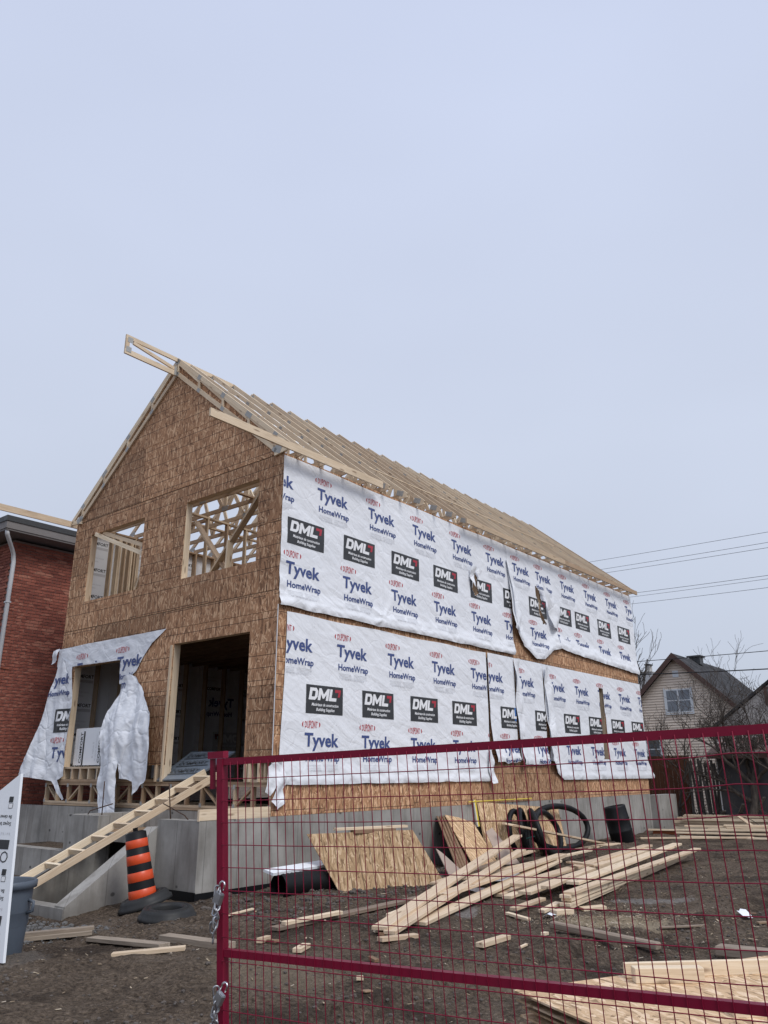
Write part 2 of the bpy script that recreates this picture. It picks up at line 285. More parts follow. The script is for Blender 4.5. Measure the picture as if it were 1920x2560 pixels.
class MB:
    def __init__(s): s.v = []; s.f = []; s.mi = []; s.cur = 0
    def add(s, vs, fs):
        n = len(s.v); s.v += [tuple(q) for q in vs]; s.f += [tuple(i+n for i in q) for q in fs]; s.mi += [s.cur]*len(fs); return s
    def box(s, x0, x1, y0, y1, z0, z1):
        return s.add([(x0, y0, z0), (x1, y0, z0), (x1, y1, z0), (x0, y1, z0), (x0, y0, z1), (x1, y0, z1), (x1, y1, z1), (x0, y1, z1)],
                     [(0, 3, 2, 1), (4, 5, 6, 7), (0, 1, 5, 4), (1, 2, 6, 5), (2, 3, 7, 6), (3, 0, 4, 7)])
    def hexa(s, p):  # 8 points ordered like box
        return s.add(p, [(0, 3, 2, 1), (4, 5, 6, 7), (0, 1, 5, 4), (1, 2, 6, 5), (2, 3, 7, 6), (3, 0, 4, 7)])
    def prism(s, poly, off):
        off = Vector(off); n = len(poly); a = [Vector(q) for q in poly]
        return s.add(a+[q+off for q in a], [tuple(range(n))[::-1], tuple(range(n, 2*n))]+[(i, (i+1) % n, n+(i+1) % n, n+i) for i in range(n)])
    def beam(s, a, b, wd, th, up=(0, 0, 1)):
        a, b = Vector(a), Vector(b); d = (b-a).normalized(); up = Vector(up); sd = d.cross(up).normalized(); up = sd.cross(d)
        p = []
        for q in (a, b): p += [q-sd*wd/2-up*th/2, q+sd*wd/2-up*th/2, q+sd*wd/2+up*th/2, q-sd*wd/2+up*th/2]
        return s.add(p, [(3, 2, 1, 0), (4, 5, 6, 7), (0, 1, 5, 4), (1, 2, 6, 5), (2, 3, 7, 6), (3, 0, 4, 7)])
    def tube(s, pts, r, n=8, closed=False, cap=True):
        pts = [Vector(p) for p in pts]; m = len(pts); rs = r if isinstance(r, (list, tuple)) else [r]*m
        vs = []; ref = None
        for i, p in enumerate(pts):
            if closed: d = pts[(i+1) % m]-pts[i-1]
            else: d = pts[min(i+1, m-1)]-pts[max(i-1, 0)]
            d.normalize()
            if ref is None:
                ref = Vector((0, 0, 1)) if abs(d.z) < .9 else Vector((1, 0, 0))
                ref = (ref-d*ref.dot(d)).normalized()
            else: ref = (ref-d*ref.dot(d)).normalized()
            sd = d.cross(ref)
            for j in range(n):
                a = 2*math.pi*j/n; vs.append(p+(ref*math.cos(a)+sd*math.sin(a))*rs[i])
        fs = []
        for i in range(m if closed else m-1):
            for j in range(n):
                fs.append((i*n+j, i*n+(j+1) % n, ((i+1) % m)*n+(j+1) % n, ((i+1) % m)*n+j))
        if not closed and cap: fs += [tuple(range(n))[::-1], tuple(range((m-1)*n, m*n))]
        return s.add(vs, fs)
    def lathe(s, prof, n=32):   # prof: (r, z)
        vs = [(r*math.cos(2*math.pi*j/n), r*math.sin(2*math.pi*j/n), z) for r, z in prof for j in range(n)]
        fs = [(i*n+j, i*n+(j+1) % n, (i+1)*n+(j+1) % n, (i+1)*n+j) for i in range(len(prof)-1) for j in range(n)]
        return s.add(vs, fs)
    def mesh(s, name, mats, smooth=False):
        me = bpy.data.meshes.new(name); me.from_pydata(s.v, [], s.f)
        for m in (mats if isinstance(mats, (list, tuple)) else [mats]): me.materials.append(M[m])
        if any(s.mi): me.polygons.foreach_set('material_index', s.mi)
        if smooth: me.polygons.foreach_set('use_smooth', [True]*len(me.polygons))
        me.update(); return me
    def obj(s, name, mats, parent=None, smooth=False, loc=None, rot=None):
        o = bpy.data.objects.new(name, s.mesh(name, mats, smooth)); link(o, parent)
        if loc is not None: o.location = loc
        if rot is not None: o.rotation_euler = rot
        return o

_bc = {}
def board_mesh(L, wd, th, mat, bev=0, seed=0):
    key = (round(L, 3), round(wd, 4), round(th, 4), mat, bev, seed)
    if key in _bc: return _bc[key]
    me = bpy.data.meshes.new('board'); bm = bmesh.new(); bmesh.ops.create_cube(bm, size=1)
    for v in bm.verts: v.co = (v.co.x*L, v.co.y*wd, v.co.z*th)
    if bev: bmesh.ops.bevel(bm, geom=list(bm.edges), offset=bev, segments=1, affect='EDGES')
    bm.to_mesh(me); bm.free(); me.materials.append(M[mat]); _bc[key] = me; return me
def basis(a, b, up=(0, 0, 1)):
    a, b = Vector(a), Vector(b); d = (b-a).normalized(); up = Vector(up)
    if abs(d.dot(up.normalized())) > .995: up = Vector((0, 1, 0))
    sd = up.cross(d).normalized(); up = d.cross(sd); c = (a+b)/2
    return Matrix(((d.x, sd.x, up.x, c.x), (d.y, sd.y, up.y, c.y), (d.z, sd.z, up.z, c.z), (0, 0, 0, 1))), (b-a).length
def board(name, a, b, wd, th, mat, parent=None, up=(0, 0, 1), bev=0):
    """a piece of lumber from a to b (local X runs along it), wd across, th along up"""
    mx, L = basis(a, b, up)
    o = bpy.data.objects.new(name, board_mesh(L, wd, th, mat, bev)); link(o, parent); o.matrix_basis = mx; return o

def fbm(x, y, z=0., s=1., o=3): return noise.fractal(Vector((x*s, y*s, z)), 1.0, 2.0, o)
def sst(a, b, x):
    t = max(0., min(1., (x-a)/(b-a))); return t*t*(3-2*t)
def lerp_tab(tab, x):
    if x <= tab[0][0]: return tab[0][1]
    for (a, p), (b, q) in zip(tab, tab[1:]):
        if x <= b: return p+(q-p)*(x-a)/(b-a)
    return tab[-1][1]
def inpoly(x, y, poly):
    c = False; j = len(poly)-1
    for i in range(len(poly)):
        xi, yi = poly[i]; xj, yj = poly[j]
        if (yi > y) != (yj > y) and x < (xj-xi)*(y-yi)/(yj-yi)+xi: c = not c
        j = i
    return c

# ------------------------------------------------------------------ printed lettering (flat triangles laid onto a sheet)
def text2d(body, size, offset=0., shear=0., xscale=1., spacing=1., res=2):
    cu = bpy.data.curves.new('txt', 'FONT'); cu.body = body; cu.size = size; cu.offset = offset; cu.shear = shear; cu.space_character = spacing
    cu.resolution_u = res; cu.fill_mode = 'FRONT'
    o = bpy.data.objects.new('txt', cu); COL.objects.link(o); bpy.context.view_layer.update()
    dg = bpy.context.evaluated_depsgraph_get(); me = o.evaluated_get(dg).to_mesh(); me.calc_loop_triangles()
    v = [(q.co.x*xscale, q.co.y) for q in me.vertices]
    tr = []
    for t in me.loop_triangles:
        a, b, c = (v[i] for i in t.vertices)
        if (b[0]-a[0])*(c[1]-a[1])-(b[1]-a[1])*(c[0]-a[0]) < 0: b, c = c, b
        tr.append((a, b, c))
    o.evaluated_get(dg).to_mesh_clear(); bpy.data.objects.remove(o); bpy.data.curves.remove(cu)
    return tr
def bbox2(tr):
    xs = [p[0] for t in tr for p in t]; ys = [p[1] for t in tr for p in t]; return min(xs), max(xs), min(ys), max(ys)
def fit(tr, x0, x1, base, cap=None, capsrc=None):
    a, b, c, d = bbox2(tr); s = (x1-x0)/(b-a); sy = s if cap is None else cap/capsrc
    return [tuple((x0+(p[0]-a)*s, base+p[1]*sy) for p in t) for t in tr]
def poly2d(pts):
    r = delaunay_2d_cdt([Vector(p) for p in pts], [], [list(range(len(pts)))], 1, 1e-6)
    out_ = []
    for f in r[2]:
        a, b, c = (tuple(r[0][i]) for i in f[:3])
        if (b[0]-a[0])*(c[1]-a[1])-(b[1]-a[1])*(c[0]-a[0]) < 0: b, c = c, b
        out_.append((a, b, c))
    return out_
def rect2d(x0, x1, y0, y1): return [((x0, y0), (x1, y0), (x1, y1)), ((x0, y0), (x1, y1), (x0, y1))]
def shift(tr, dx, dy): return [tuple((p[0]+dx, p[1]+dy) for p in t) for t in tr]
def split(tr, mx):
    out_ = []; st = list(tr); m2 = mx*mx
    while st:
        t = st.pop(); e = [((t[i][0]-t[(i+1) % 3][0])**2+(t[i][1]-t[(i+1) % 3][1])**2, i) for i in range(3)]; d, i = max(e)
        if d <= m2: out_.append(t); continue
        a, b, c = t[i], t[(i+1) % 3], t[(i+2) % 3]; m = ((a[0]+b[0])/2, (a[1]+b[1])/2); st += [(a, m, c), (m, b, c)]
    return out_
T_TY = fit(text2d('Tyvek', .3, .0080), 0, .83, 0, .215, .3*.72)
T_HW = fit(text2d('HomeWrap', .15, .0038), .045, .86, -.235, .112, .15*.72)
T_DU = fit(text2d('DUPONT', .1, .0004, spacing=1.06), .0, .30, 0, .110, .1*.72)
def dupont(cx, cz):
    tr = []
    for t in shift(T_DU, -.15, -.0525):   # letters swell towards the middle of the oval
        tr.append(tuple((p[0], p[1]*(1.22-(abs(p[0])/.17)**2*.45)) for p in t))
    for s in (-1, 1):
        arc = [(s*(.178+.040*math.cos(a)), .042*math.sin(a)) for a in [R(q) for q in range(-90, 91, 30)]]
        arc2 = [(s*(.178+.014*math.cos(a)), .042*math.sin(a)) for a in [R(q) for q in range(90, -91, -30)]]
        tr += poly2d(arc+arc2[1:-1])
    return shift(tr, cx, cz)
T_DP = dupont(.15, .345)
T_FINE = [q for i in range(4) for q in rect2d(.06, .40, -.300-i*.024, -.296-i*.024)+rect2d(.46, .82, -.298-i*.024, -.294-i*.024)]+shift(fit(text2d('Call 1-800-448-9835 tyvek.ca/homewrap', .03), .12, .74, 0), 0, -.40)
W_TY = [(0, T_TY), (0, T_HW), (1, T_DP), (4, T_FINE)]
# dark sign panel: block letters, red corner arrow, two lines of small type
def dml():
    g = []
    def L(pts, x): return [(x+p[0]+p[1]*.20, p[1]) for p in pts]
    H = .20
    D_o = L([(0, 0), (.15, 0), (.20, .05), (.20, .15), (.15, H), (0, H)], 0); D_i = L([(.062, .052), (.125, .052), (.138, .065), (.138, .135), (.125, .148), (.062, .148)], 0)
    n = 6; dt = []
    for i in range(n):
        a, b, c, d = D_o[i], D_o[(i+1) % n], D_i[(i+1) % n], D_i[i]; dt += [(a, b, c), (a, c, d)]
    Mm = poly2d(L([(0, 0), (.062, 0), (.062, .105), (.115, .03), (.145, .03), (.198, .105), (.198, 0), (.26, 0), (.26, H), (.205, H), (.13, .10), (.055, H), (0, H)], .215))
    Ll = poly2d(L([(0, 0), (.19, 0), (.19, .055), (.062, .055), (.062, H), (0, H)], .49))
    let = shift(dt+Mm+Ll, .055, .225)
    arrow = poly2d([(.705, .425), (.705, .375), (.795, .375), (.775, .30), (.83, .30), (.86, .425)])
    t1 = shift(fit(text2d('Matériaux de construction', .06, .0012, shear=.25), .13, .80, 0, .050, .06*.72), 0, .128)
    t2 = shift(fit(text2d('Building Supplies', .06, .0012, shear=.25), .24, .70, 0, .050, .06*.72), 0, .048)
    return [(2, rect2d(0, .915, 0, .472)), (3, let+t1+t2), (5, arrow)]
W_DML = dml()
PRINT_MATS = ['print_blue', 'print_red', 'print_black', 'print_white', 'print_grey', 'print_dark_red']
_lv = {0: .0060, 1: .0060, 2: .0050, 3: .0075, 4: .0060, 5: .0075}

def sheet(name, parent, u0, u1, zb, zt, disp, plane, marks, holes=(), step=.035, mat='wrap', mirror=False, left=None, right=None, keep=None):
    """a house-wrap sheet over a grid (u along the wall, v up). disp(u,v) = distance off the wall; marks = [(list, u, v)]"""
    def P(u, v, e=0.):
        d = disp(u, v)+e
        return (d, u, v) if plane == 'side' else (u, -d, v)
    nu = max(2, int((u1-u0)/step)); nv = max(2, int((zt(u0)-zb(u0))/step))
    idx = {}; mb = MB()
    for j in range(nv+1):
        t = j/nv; vm_ = zb((u0+u1)/2)*(1-t)+zt((u0+u1)/2)*t
        a = u0+(left(vm_) if left else 0); b = u1+(right(vm_) if right else 0)
        for i in range(nu+1):
            u = a+(b-a)*i/nu; v = zb(u)*(1-t)+zt(u)*t; mb.v.append(P(u, v)); idx[i, j] = (u, v)
    for j in range(nv):
        for i in range(nu):
            u, v = idx[i, j]; q = u+(u1-u0)/nu/2, v+step/2
            if any(inpoly(q[0], q[1], h) for h in holes): continue
            f = (j*(nu+1)+i, j*(nu+1)+i+1, (j+1)*(nu+1)+i+1, (j+1)*(nu+1)+i)
            mb.f.append(f); mb.mi.append(0)
    o = mb.obj(name, mat, parent, smooth=True)
    pm = MB()
    for grp, mu, mv in marks:
        for mi, tr in grp:
            pm.cur = mi
            for t in split(shift(tr, mu, mv), .045):
                cu_, cv_ = sum(p[0] for p in t)/3, sum(p[1] for p in t)/3
                a = u0+(left(cv_) if left else 0); b = u1+(right(cv_) if right else 0)
                if cu_ < a+.012 or cu_ > b-.012 or cv_ < zb(cu_)+.012 or cv_ > zt(cu_)-.012: continue
                if keep and not keep(cu_, cv_): continue
                if any(inpoly(cu_, cv_, h) for h in holes): continue
                pm.add([P(p[0], p[1], _lv[mi]) for p in t], [(0, 1, 2)])
    if pm.f: pm.obj('printed_lettering', PRINT_MATS, o)
    return o

# ------------------------------------------------------------------ ground
def gh(x, y):
    z = -1.03 - .22*math.exp(-(((x+1.3)/1.9)**2+((y+3.5)/1.4)**2)) - .10*sst(2.5, 6.5, x)*sst(3, -6, y) + .07*math.exp(-(((x-.6)/1.1)**2+((y-.6)/1.8)**2))
    z += .10*math.exp(-(((x-5.9)/1.2)**2+((y-4.6)/2.2)**2))
    for o_ in (0., 1.45):      # wheel ruts across the lot
        q_ = (x-(5.05+o_)-.16*(y+4)-.12*math.sin(y*.8))/.13
        if abs(q_) < 4 and -4.8 < y < 12: z += (-.055*math.exp(-q_*q_)+.030*math.exp(-(abs(q_)-1.9)**2))*sst(-4.8, -3.6, y)*sst(12, 9, y)
    d = max(abs(x-4), abs(y-5)-4)
    near = 1-sst(14, 30, d)
    z += (.055*noise.noise(Vector((x*.7, y*.7, 3)))+.034*noise.noise(Vector((x*2.1, y*2.1, 7)))+.022*noise.noise(Vector((x*6, y*6, 1)))+.026*abs(noise.noise(Vector((x*9, y*9, 5))))+.014*noise.noise(Vector((x*19, y*19, 2))))*near
    return z
def axis(segs):
    out_ = [segs[0][0]]
    for a, b, st in segs:
        n = max(1, int(round((b-a)/st))); out_ += [a+(b-a)*(i+1)/n for i in range(n)]
    return out_
gx = axis([(-900, -200, 175), (-200, -40, 20), (-40, -10, 2), (-10, -3.4, .3), (-3.4, 0, .085), (0, 8.2, .042), (8.2, 12, .3), (12, 40, 2), (40, 200, 20), (200, 900, 175)])
gy = axis([(-900, -200, 175), (-200, -40, 20), (-40, -12, 2), (-12, -6, .2), (-6, -4.6, .07), (-4.6, 3, .042), (3, 9, .07), (9, 20, .15), (20, 30, .7), (30, 60, 3), (60, 200, 20), (200, 900, 175)])
mb = MB()
for y in gy:
    for x in gx:
        z = gh(x, y)
        if -2.6 < x < -1.15 and -2.62 < y < -1.0: z = -2.3
        if -6.72 < x < -.02 and -1.15 <= y < 15.3: z = -2.3
        mb.v.append((x, y, z))
nx = len(gx)
for j in range(len(gy)-1):
    for i in range(nx-1): mb.f.append((j*nx+i, j*nx+i+1, (j+1)*nx+i+1, (j+1)*nx+i)); mb.mi.append(0)
g = mb.obj('ground', 'soil', smooth=True); tag(g, 'churned dark brown soil of the building lot', 'ground', kind='structure')

# ------------------------------------------------------------------ the house under construction (origin = near corner, top of foundation)
house = thing('house_under_construction', 'two-storey timber house under construction, bare roof trusses, strand board and printed house wrap', 'house')
W_, L_ = 6.73, 15.40; XR = -3.37
# foundation
mb = MB()
mb.box(-.25, 0, .0, L_, -1.5, 0); mb.box(-W_, -W_+.25, 0, L_, -2.3, .035); mb.box(-W_+.25, -.25, L_-.25, L_, -1.5, 0)
for (x0, x1, z0, z1) in ((-W_+.25, -3.2, -2.3, .035), (-3.2, -1.2, -.38, .035), (-1.2, -.25, -2.3, .035)): mb.box(x0, x1, .002, .25, z0, z1)
mb.box(-8.6, -W_, .03, .25, -1.6, .02)
mb.box(-.08, .24, L_+.0, L_+1.5, -1.5, -.03); mb.obj('foundation_wall', 'concrete', house)
MB().box(-2.518, -1.2, -1.35, -1.10, -.36, -.25).obj('door_lintel', 'concrete', house); MB().box(-3.215, -.255, -1.095, -.003, -.30, -.26).obj('porch_shade_cover', 'deck_wood', house)  # unseen cover added over the porch cavity so the doorway stays dark
mb = MB().box(-W_+.26, -.26, .26, L_-.26, -2.3, -2.2); mb.obj('basement_floor', 'concrete', house)
mb = MB(); mb.box(-.25, 0, -1.35, -.002, -1.5, 0); mb.box(-.95, -.25, -1.35, -1.10, -2.3, -.004); mb.obj('porch_wall', 'concrete', house); mb = MB(); mb.box(-3.47, -2.52, -1.35, -1.10, -2.3, 0); mb.box(-3.47, -3.22, -1.10, -.002, -.66, -.003)
mb.box(-6.3, -3.47, -1.33, -1.10, -2.3, -.57)
mb.obj('porch_wall', 'concrete', house)
MB().box(-6.29, -3.475, -1.095, -.003, -.70, -.63).obj('soil_shade_cover', 'soil', house)  # thin soil-topped slab, added to keep light out of the void below
mb = MB()
for x0, x1, zt, ye in ((-1.2, -.952, -.115, -.01), (-2.75, -2.502, -.34, -1.352)):
    mb.prism([(x0, -2.70, -1.02), (x0, -1.36, zt), (x0, ye, zt), (x0, ye, -2.3), (x0, -2.70, -2.3)], (x1-x0, 0, 0))
mb.prism([(-3.4, -2.72, -2.3), (-.955, -2.72, -2.3), (-.955, -2.72, -1.04), (-2.0, -2.72, -1.05), (-2.7, -2.72, -1.02), (-3.4, -2.72, -1.05)], (0, .22, 0))
mb.obj('stairwell_wall', 'concrete', house)
# damp-proof membrane along the base of the right porch wall
mb = MB(); mb.box(-.97, .012, -1.364, -1.352, -1.15, -.915); mb.box(.002, .014, -1.364, 3.0, -1.15, -.93); mb.obj('damp_proof_membrane', 'black_plastic', house)
mb = MB()
for i in range(40):
    for j in range(3): mb.box(-.95+i*.025, -.935+i*.025, -1.374, -1.366, -1.12+j*.028, -1.105+j*.028)
mb.obj('membrane_dimples', 'orange_rust', house)['kind'] = 'stuff'
board('form_board', (-.02, -1.36, .07), (-.02, .0, .07), .04, .155, 'lumber', house)
# rebar dowels
for x, y, z0, z1, dx in ((-2.67, -1.2, -.02, .52, -.02), (-.86, -1.2, -.02, .50, -.10)):
    MB().tube([(x, y, z0), (x+dx, y, z1)], .009, 6).obj('rebar', 'rebar_rust', house, True)
MB().tube([(-3.05, -1.22, 0), (-3.02, -1.2, .06), (-2.62, -1.05, .17)], .009, 6).obj('rebar', 'rebar_rust', house, True)
MB().tube([(-.45, -1.2, 0), (-.6, -1.15, .05), (-1.2, -1.1, .20)], .009, 6).obj('rebar', 'rebar_rust', house, True)
# floors
MB().box(-W_+.02, -.012, .0, L_-.02, .468, .497).obj('first_floor_deck', 'deck_wood', house)
MB().box(-W_+.02, -.012, .02, L_-.02, 3.50, 3.53).obj('second_floor_deck', 'deck_wood', house)
# front open-web floor truss between foundation and floor deck
def floor_truss(y, detail=True):
    ft = board('floor_truss', (-W_, y, .447), (-.012, y, .447), .09, .038, 'lumber_frame', house)     # top chord is the part, the rest hang from it
    inv = ft.matrix_basis.inverted()
    def sub(nm, a, b, wd, th, mt='lumber_frame', up=(0, 0, 1)):
        o = board(nm, a, b, wd, th, mt, ft, up); o.matrix_basis = inv @ o.matrix_basis
    sub('bottom_chord', (-W_, y, .107), (-.012, y, .107), .09, .038)
    sub('sill_plate', (-W_, y+.03, .066), (-.012, y+.03, .066), .14, .04)
    if detail:
        n = 17
        for i in range(n):
            x = -W_+.03+i*(W_-.07)/(n-1); sub('web', (x, y, .127), (x, y, .427), .038, .085, up=(0, 1, 0))
            if i % 2 == 0:
                sub('gusset_plate', (x, y-.047, .39), (x, y-.047, .458), .06, .003, 'gusset', (0, 1, 0)); sub('gusset_plate', (x, y-.047, .10), (x, y-.047, .16), .06, .003, 'gusset', (0, 1, 0))
            if i < n-1 and i % 2 == 0:
                s = (W_-.07)/(n-1); a, b = ((x+.03, y+.01, .41), (x+s-.03, y+.01, .15)) if i % 4 == 0 else ((x+.03, y+.01, .15), (x+s-.03, y+.01, .41)); sub('web', a, b, .03, .06, up=(0, 1, 0))
floor_truss(.05)
for q in (.55, 1.1): floor_truss(q, False)
# joists above the first storey, running across the house
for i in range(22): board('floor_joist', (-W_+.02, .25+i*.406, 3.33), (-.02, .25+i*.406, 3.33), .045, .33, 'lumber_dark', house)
# walls: openings in the front wall (x0,x1,z0,z1)
OP = [(-6.08, -4.09, 4.16, 5.67), (-2.72, -.62, 4.15, 5.69), (-2.76, -.67, .48, 2.92), (-6.12, -4.30, .775, 2.77)]
SOP = [(12.38, 12.68, .95, 2.86), (6.46, 6.52, .9, 3.1), (5.95, 6.25, 4.5, 5.0), (9.0, 9.5, 4.25, 5.2)]
def minus(rects, o):
    res = []
    for (a, b, c, d) in rects:
        x0, x1, z0, z1 = max(a, o[0]), min(b, o[1]), max(c, o[2]), min(d, o[3])
        if x0 >= x1 or z0 >= z1: res.append((a, b, c, d)); continue
        if a < x0: res.append((a, x0, c, d))
        if x1 < b: res.append((x1, b, c, d))
        if c < z0: res.append((x0, x1, c, z0))
        if z1 < d: res.append((x0, x1, z1, d))
    return res
def clip_half(poly, nx_, nz_, c):   # keep nx*x + nz*z <= c
    out_ = []
    for i in range(len(poly)):
        p, q = poly[i], poly[(i+1) % len(poly)]; a = nx_*p[0]+nz_*p[1]-c; b = nx_*q[0]+nz_*q[1]-c
        if a <= 0: out_.append(p)
        if (a < 0 < b) or (b < 0 < a): t = a/(a-b); out_.append((p[0]+(q[0]-p[0])*t, p[1]+(q[1]-p[1])*t))
    return out_
G = .0038
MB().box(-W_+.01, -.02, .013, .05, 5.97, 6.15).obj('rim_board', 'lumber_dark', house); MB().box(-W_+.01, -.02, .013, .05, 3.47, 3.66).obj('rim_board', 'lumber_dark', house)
def panel_front(x0, x1, z0, z1, ops):
    rc = [(x0+G, x1-G, z0+G, z1-G)]
    for o in ops: rc = minus(rc, o)
    if not rc: return
    off = random.uniform(-.0015, .0015); grp = []
    for r_ in rc:      # pieces that touch stay one panel, pieces an opening parts become panels of their own
        t_ = [g_ for g_ in grp if any(r_[0] <= q[1]+1e-6 and q[0] <= r_[1]+1e-6 and r_[2] <= q[3]+1e-6 and q[2] <= r_[3]+1e-6 for q in g_)]
        grp = [g_ for g_ in grp if g_ not in t_]+[sum(t_, [])+[r_]]
    for g_ in grp:
        mb = MB()
        for a, b, c, d in g_: mb.box(a, b, -.0005+off, .011, c, d)
        mb.obj('sheathing_panel', 'osb_wall', house)
rows = [(.775, 1.995), (1.995, 3.215), (3.215, 3.555), (3.567, 4.787), (4.787, 6.03)]
for i, (z0, z1) in enumerate(rows):
    xs = [-W_]; x = -W_+(2.44 if i % 2 else 1.22)
    while x < -.3: xs.append(x); x += 2.44
    xs.append(0.)
    for a, b in zip(xs, xs[1:]): panel_front(a, b, z0, z1, OP)
SL = .83
for i, (z0, z1) in enumerate(((6.045, 7.265), (7.265, 8.485), (8.485, 9.1))):
    x = -W_ - (1.22 if i % 2 else 0)
    while x < 0:
        poly = [(max(x, -W_)+G, z0+G), (min(x+2.44, 0)-G, z0+G), (min(x+2.44, 0)-G, z1-G), (max(x, -W_)+G, z1-G)]
        poly = clip_half(poly, SL, 1, 9.03+SL*XR); poly = clip_half(poly, -SL, 1, 9.03-SL*XR)
        if len(poly) >= 3: MB().prism([(p[0], .011, p[1]) for p in poly], (0, -.0115, 0)).obj('sheathing_panel', 'osb_wall', house)
        x += 2.44
srows = [(0.0, 1.22), (1.22, 2.44), (2.44, 3.30), (3.30, 4.52), (4.52, 5.74), (5.74, 6.03)]
for i, (z0, z1) in enumerate(srows):
    ys = [0.]; y = 2.44 if i % 2 else 1.22
    while y < L_-.3: ys.append(y); y += 2.44
    ys.append(L_)
    for a, b in zip(ys, ys[1:]):
        rc = [(a+G, b-G, z0+G, z1-G)]
        for o in SOP: rc = minus(rc, o)
        mb = MB()
        for c, d, e, f in rc: mb.box(-.011, random.uniform(-.001, .001), max(c, .0125), d, e, f)
        mb.obj('sheathing_panel', 'osb_wall', house)
for z0, z1 in ((.05, 3.55), (3.55, 6.03)):
    for i in range(3): MB().box(-W_+i*2.24+G, -W_+(i+1)*2.24-G, L_-.011, L_, z0+G, z1-G).obj('sheathing_panel', 'osb_wall', house)
# white foam sheathing on the left wall, its print readable between the studs
LOP = [(3.7, 5.3, .9, 2.6)]
T_CF = [(2, fit(text2d('R COMFORT', .12, .003), 0, .58, 0)), (4, rect2d(.0, .58, -.10, -.04)), (4, shift(fit(text2d('Be clever. Build better.', .05), 0, .5, 0), .02, .30)), (4, shift(fit(text2d('Soyez brillants.', .05), 0, .36, 0), .02, .22))]
for lev, (z0, z1) in enumerate(((.5, 3.5), (3.53, 6.03))):
    for i in range(13):
        a, b = .012+i*1.22, min(.012+(i+1)*1.22, L_)
        rc = [(a+G, b-G, z0, z1)]
        for o in LOP: rc = minus(rc, o)
        mb = MB()
        for c, d, e, f in rc: mb.box(-W_, -W_+.025, c, d, e, f)
        if not mb.f: continue
        fp = mb.obj('foam_panel', 'foam_white', house)
        if i < 7:
            pm = MB()
            for rz in range(4 if lev else 4):
                for mi, tr in T_CF:
                    pm.cur = mi
                    for t in shift(tr, a+.22, z0+.28+rz*.62):
                        c_ = (sum(p[0] for p in t)/3, sum(p[1] for p in t)/3)
                        if any(o[0] < c_[0] < o[1] and o[2] < c_[1] < o[3] for o in LOP): continue
                        pm.add([(-W_+.027, p[0], p[1]) for p in t], [(0, 1, 2)])
            pm.obj('printed_lettering', PRINT_MATS, fp)
# wrap hung over an opening of the left wall: its print shows reversed from inside
tw = MB(); tw.box(-W_-.012, -W_-.006, 3.6, 5.4, .8, 2.7); tw = tw.obj('house_wrap', 'wrap', house)
pm = MB()
for grp, u, v in ((W_TY, 4.1, 2.25), (W_DML, 3.8, 1.15), (W_DML, 4.95, 1.15)):
    for mi, tr in grp:
        if mi in (1, 4): continue
        pm.cur = 4 if mi == 2 else (3 if mi == 3 else mi)
        for t in shift(tr, u, v):
            q = [(-W_-.004 + (.002 if mi == 3 else 0), 9.0-p[0], p[1]) for p in t]
            if all(3.72 < p[1] < 5.28 for p in q): pm.add(q, [(0, 2, 1)])
pm.obj('printed_lettering', PRINT_MATS, tw)
# studs and plates
def stud(a, b, wd=.038, th=.14, mt='lumber_frame', up=(0, 1, 0), nm='stud'): return board(nm, a, b, wd, th, mt, house, up)
def in_op(x, z0, z1, ops): return any(o[0]-.02 < x < o[1]+.02 and z0 < o[3] and z1 > o[2] for o in ops)
yf = .082
for z0, z1, ops, sill in ((.497, 3.50, (OP[2], OP[3]), .775), (3.53, 6.03, (OP[0], OP[1]), 4.16)):
    x = -W_+.05
    while x < -.02:
        if not in_op(x, z0, z1, ops): stud((x, yf, z0+.04), (x, yf, z1-.04))
        x += .406
    for o in ops:
        for x in (o[0]-.021, o[1]+.021): stud((x, yf-.004, z0+.04), (x, yf-.004, z1-.04), mt='lumber', th=.15)
        board('header', (o[0]-.04, yf-.003, o[3]+.10), (o[1]+.04, yf-.003, o[3]+.10), .148, .19, 'lumber_frame', house)
        if o[2] > 1 or o is OP[3]:
            board('sill_plate', (o[0], yf, o[2]-.021), (o[1], yf, o[2]-.021), .14, .038, 'lumber', house)
            x = o[0]+.02
            while x < o[1]: stud((x, yf, z0+.04), (x, yf, o[2]-.042), mt='lumber'); x += .30
    segs = [(-W_+.005, OP[2][0]), (OP[2][1], -.005)] if z0 < 1 else [(-W_+.005, -.015)]
    for a, b in segs: board('bottom_plate', (a, yf, z0+.019), (b, yf, z0+.019), .14, .038, 'lumber_frame', house)
    board('top_plate', (-W_+.005, yf, z1-.02), (-.015, yf, z1-.02), .14, .038, 'lumber_frame', house)
stud((-3.0+.03, .03, .5), (-2.97, .03, .78), mt='lumber'); stud((-2.80, .04, .5), (-2.80, .04, 2.9), mt='lumber', wd=.05)
for x in (-.6, -.52, -.30): stud((x, .05, .5), (x, .05, .79), mt='lumber')
for z0, z1 in ((.497, 3.50), (3.53, 6.03)):
    for i in range(26):
        y = .25+i*.6; 
        if y > L_-.2: break
        stud((-W_+.096, y, z0+.04), (-W_+.096, y, z1-.04), wd=.14, th=.038); stud((-.085, y, z0+.04), (-.085, y, z1-.04), wd=.14, th=.038)
    for x in (-W_+.096, -.085):
        board('top_plate', (x, .16, z1-.02), (x, L_-.02, z1-.02), .14, .038, 'lumber_frame', house); board('bottom_plate', (x, .16, z0+.02), (x, L_-.02, z0+.02), .14, .038, 'lumber_frame', house)
for y in (1.02, 1.065, 1.2, 1.33, 1.375, 1.52, 1.565): stud((-W_+.096, y, 3.57), (-W_+.096, y, 5.95), wd=.14, th=.038, mt='lumber')
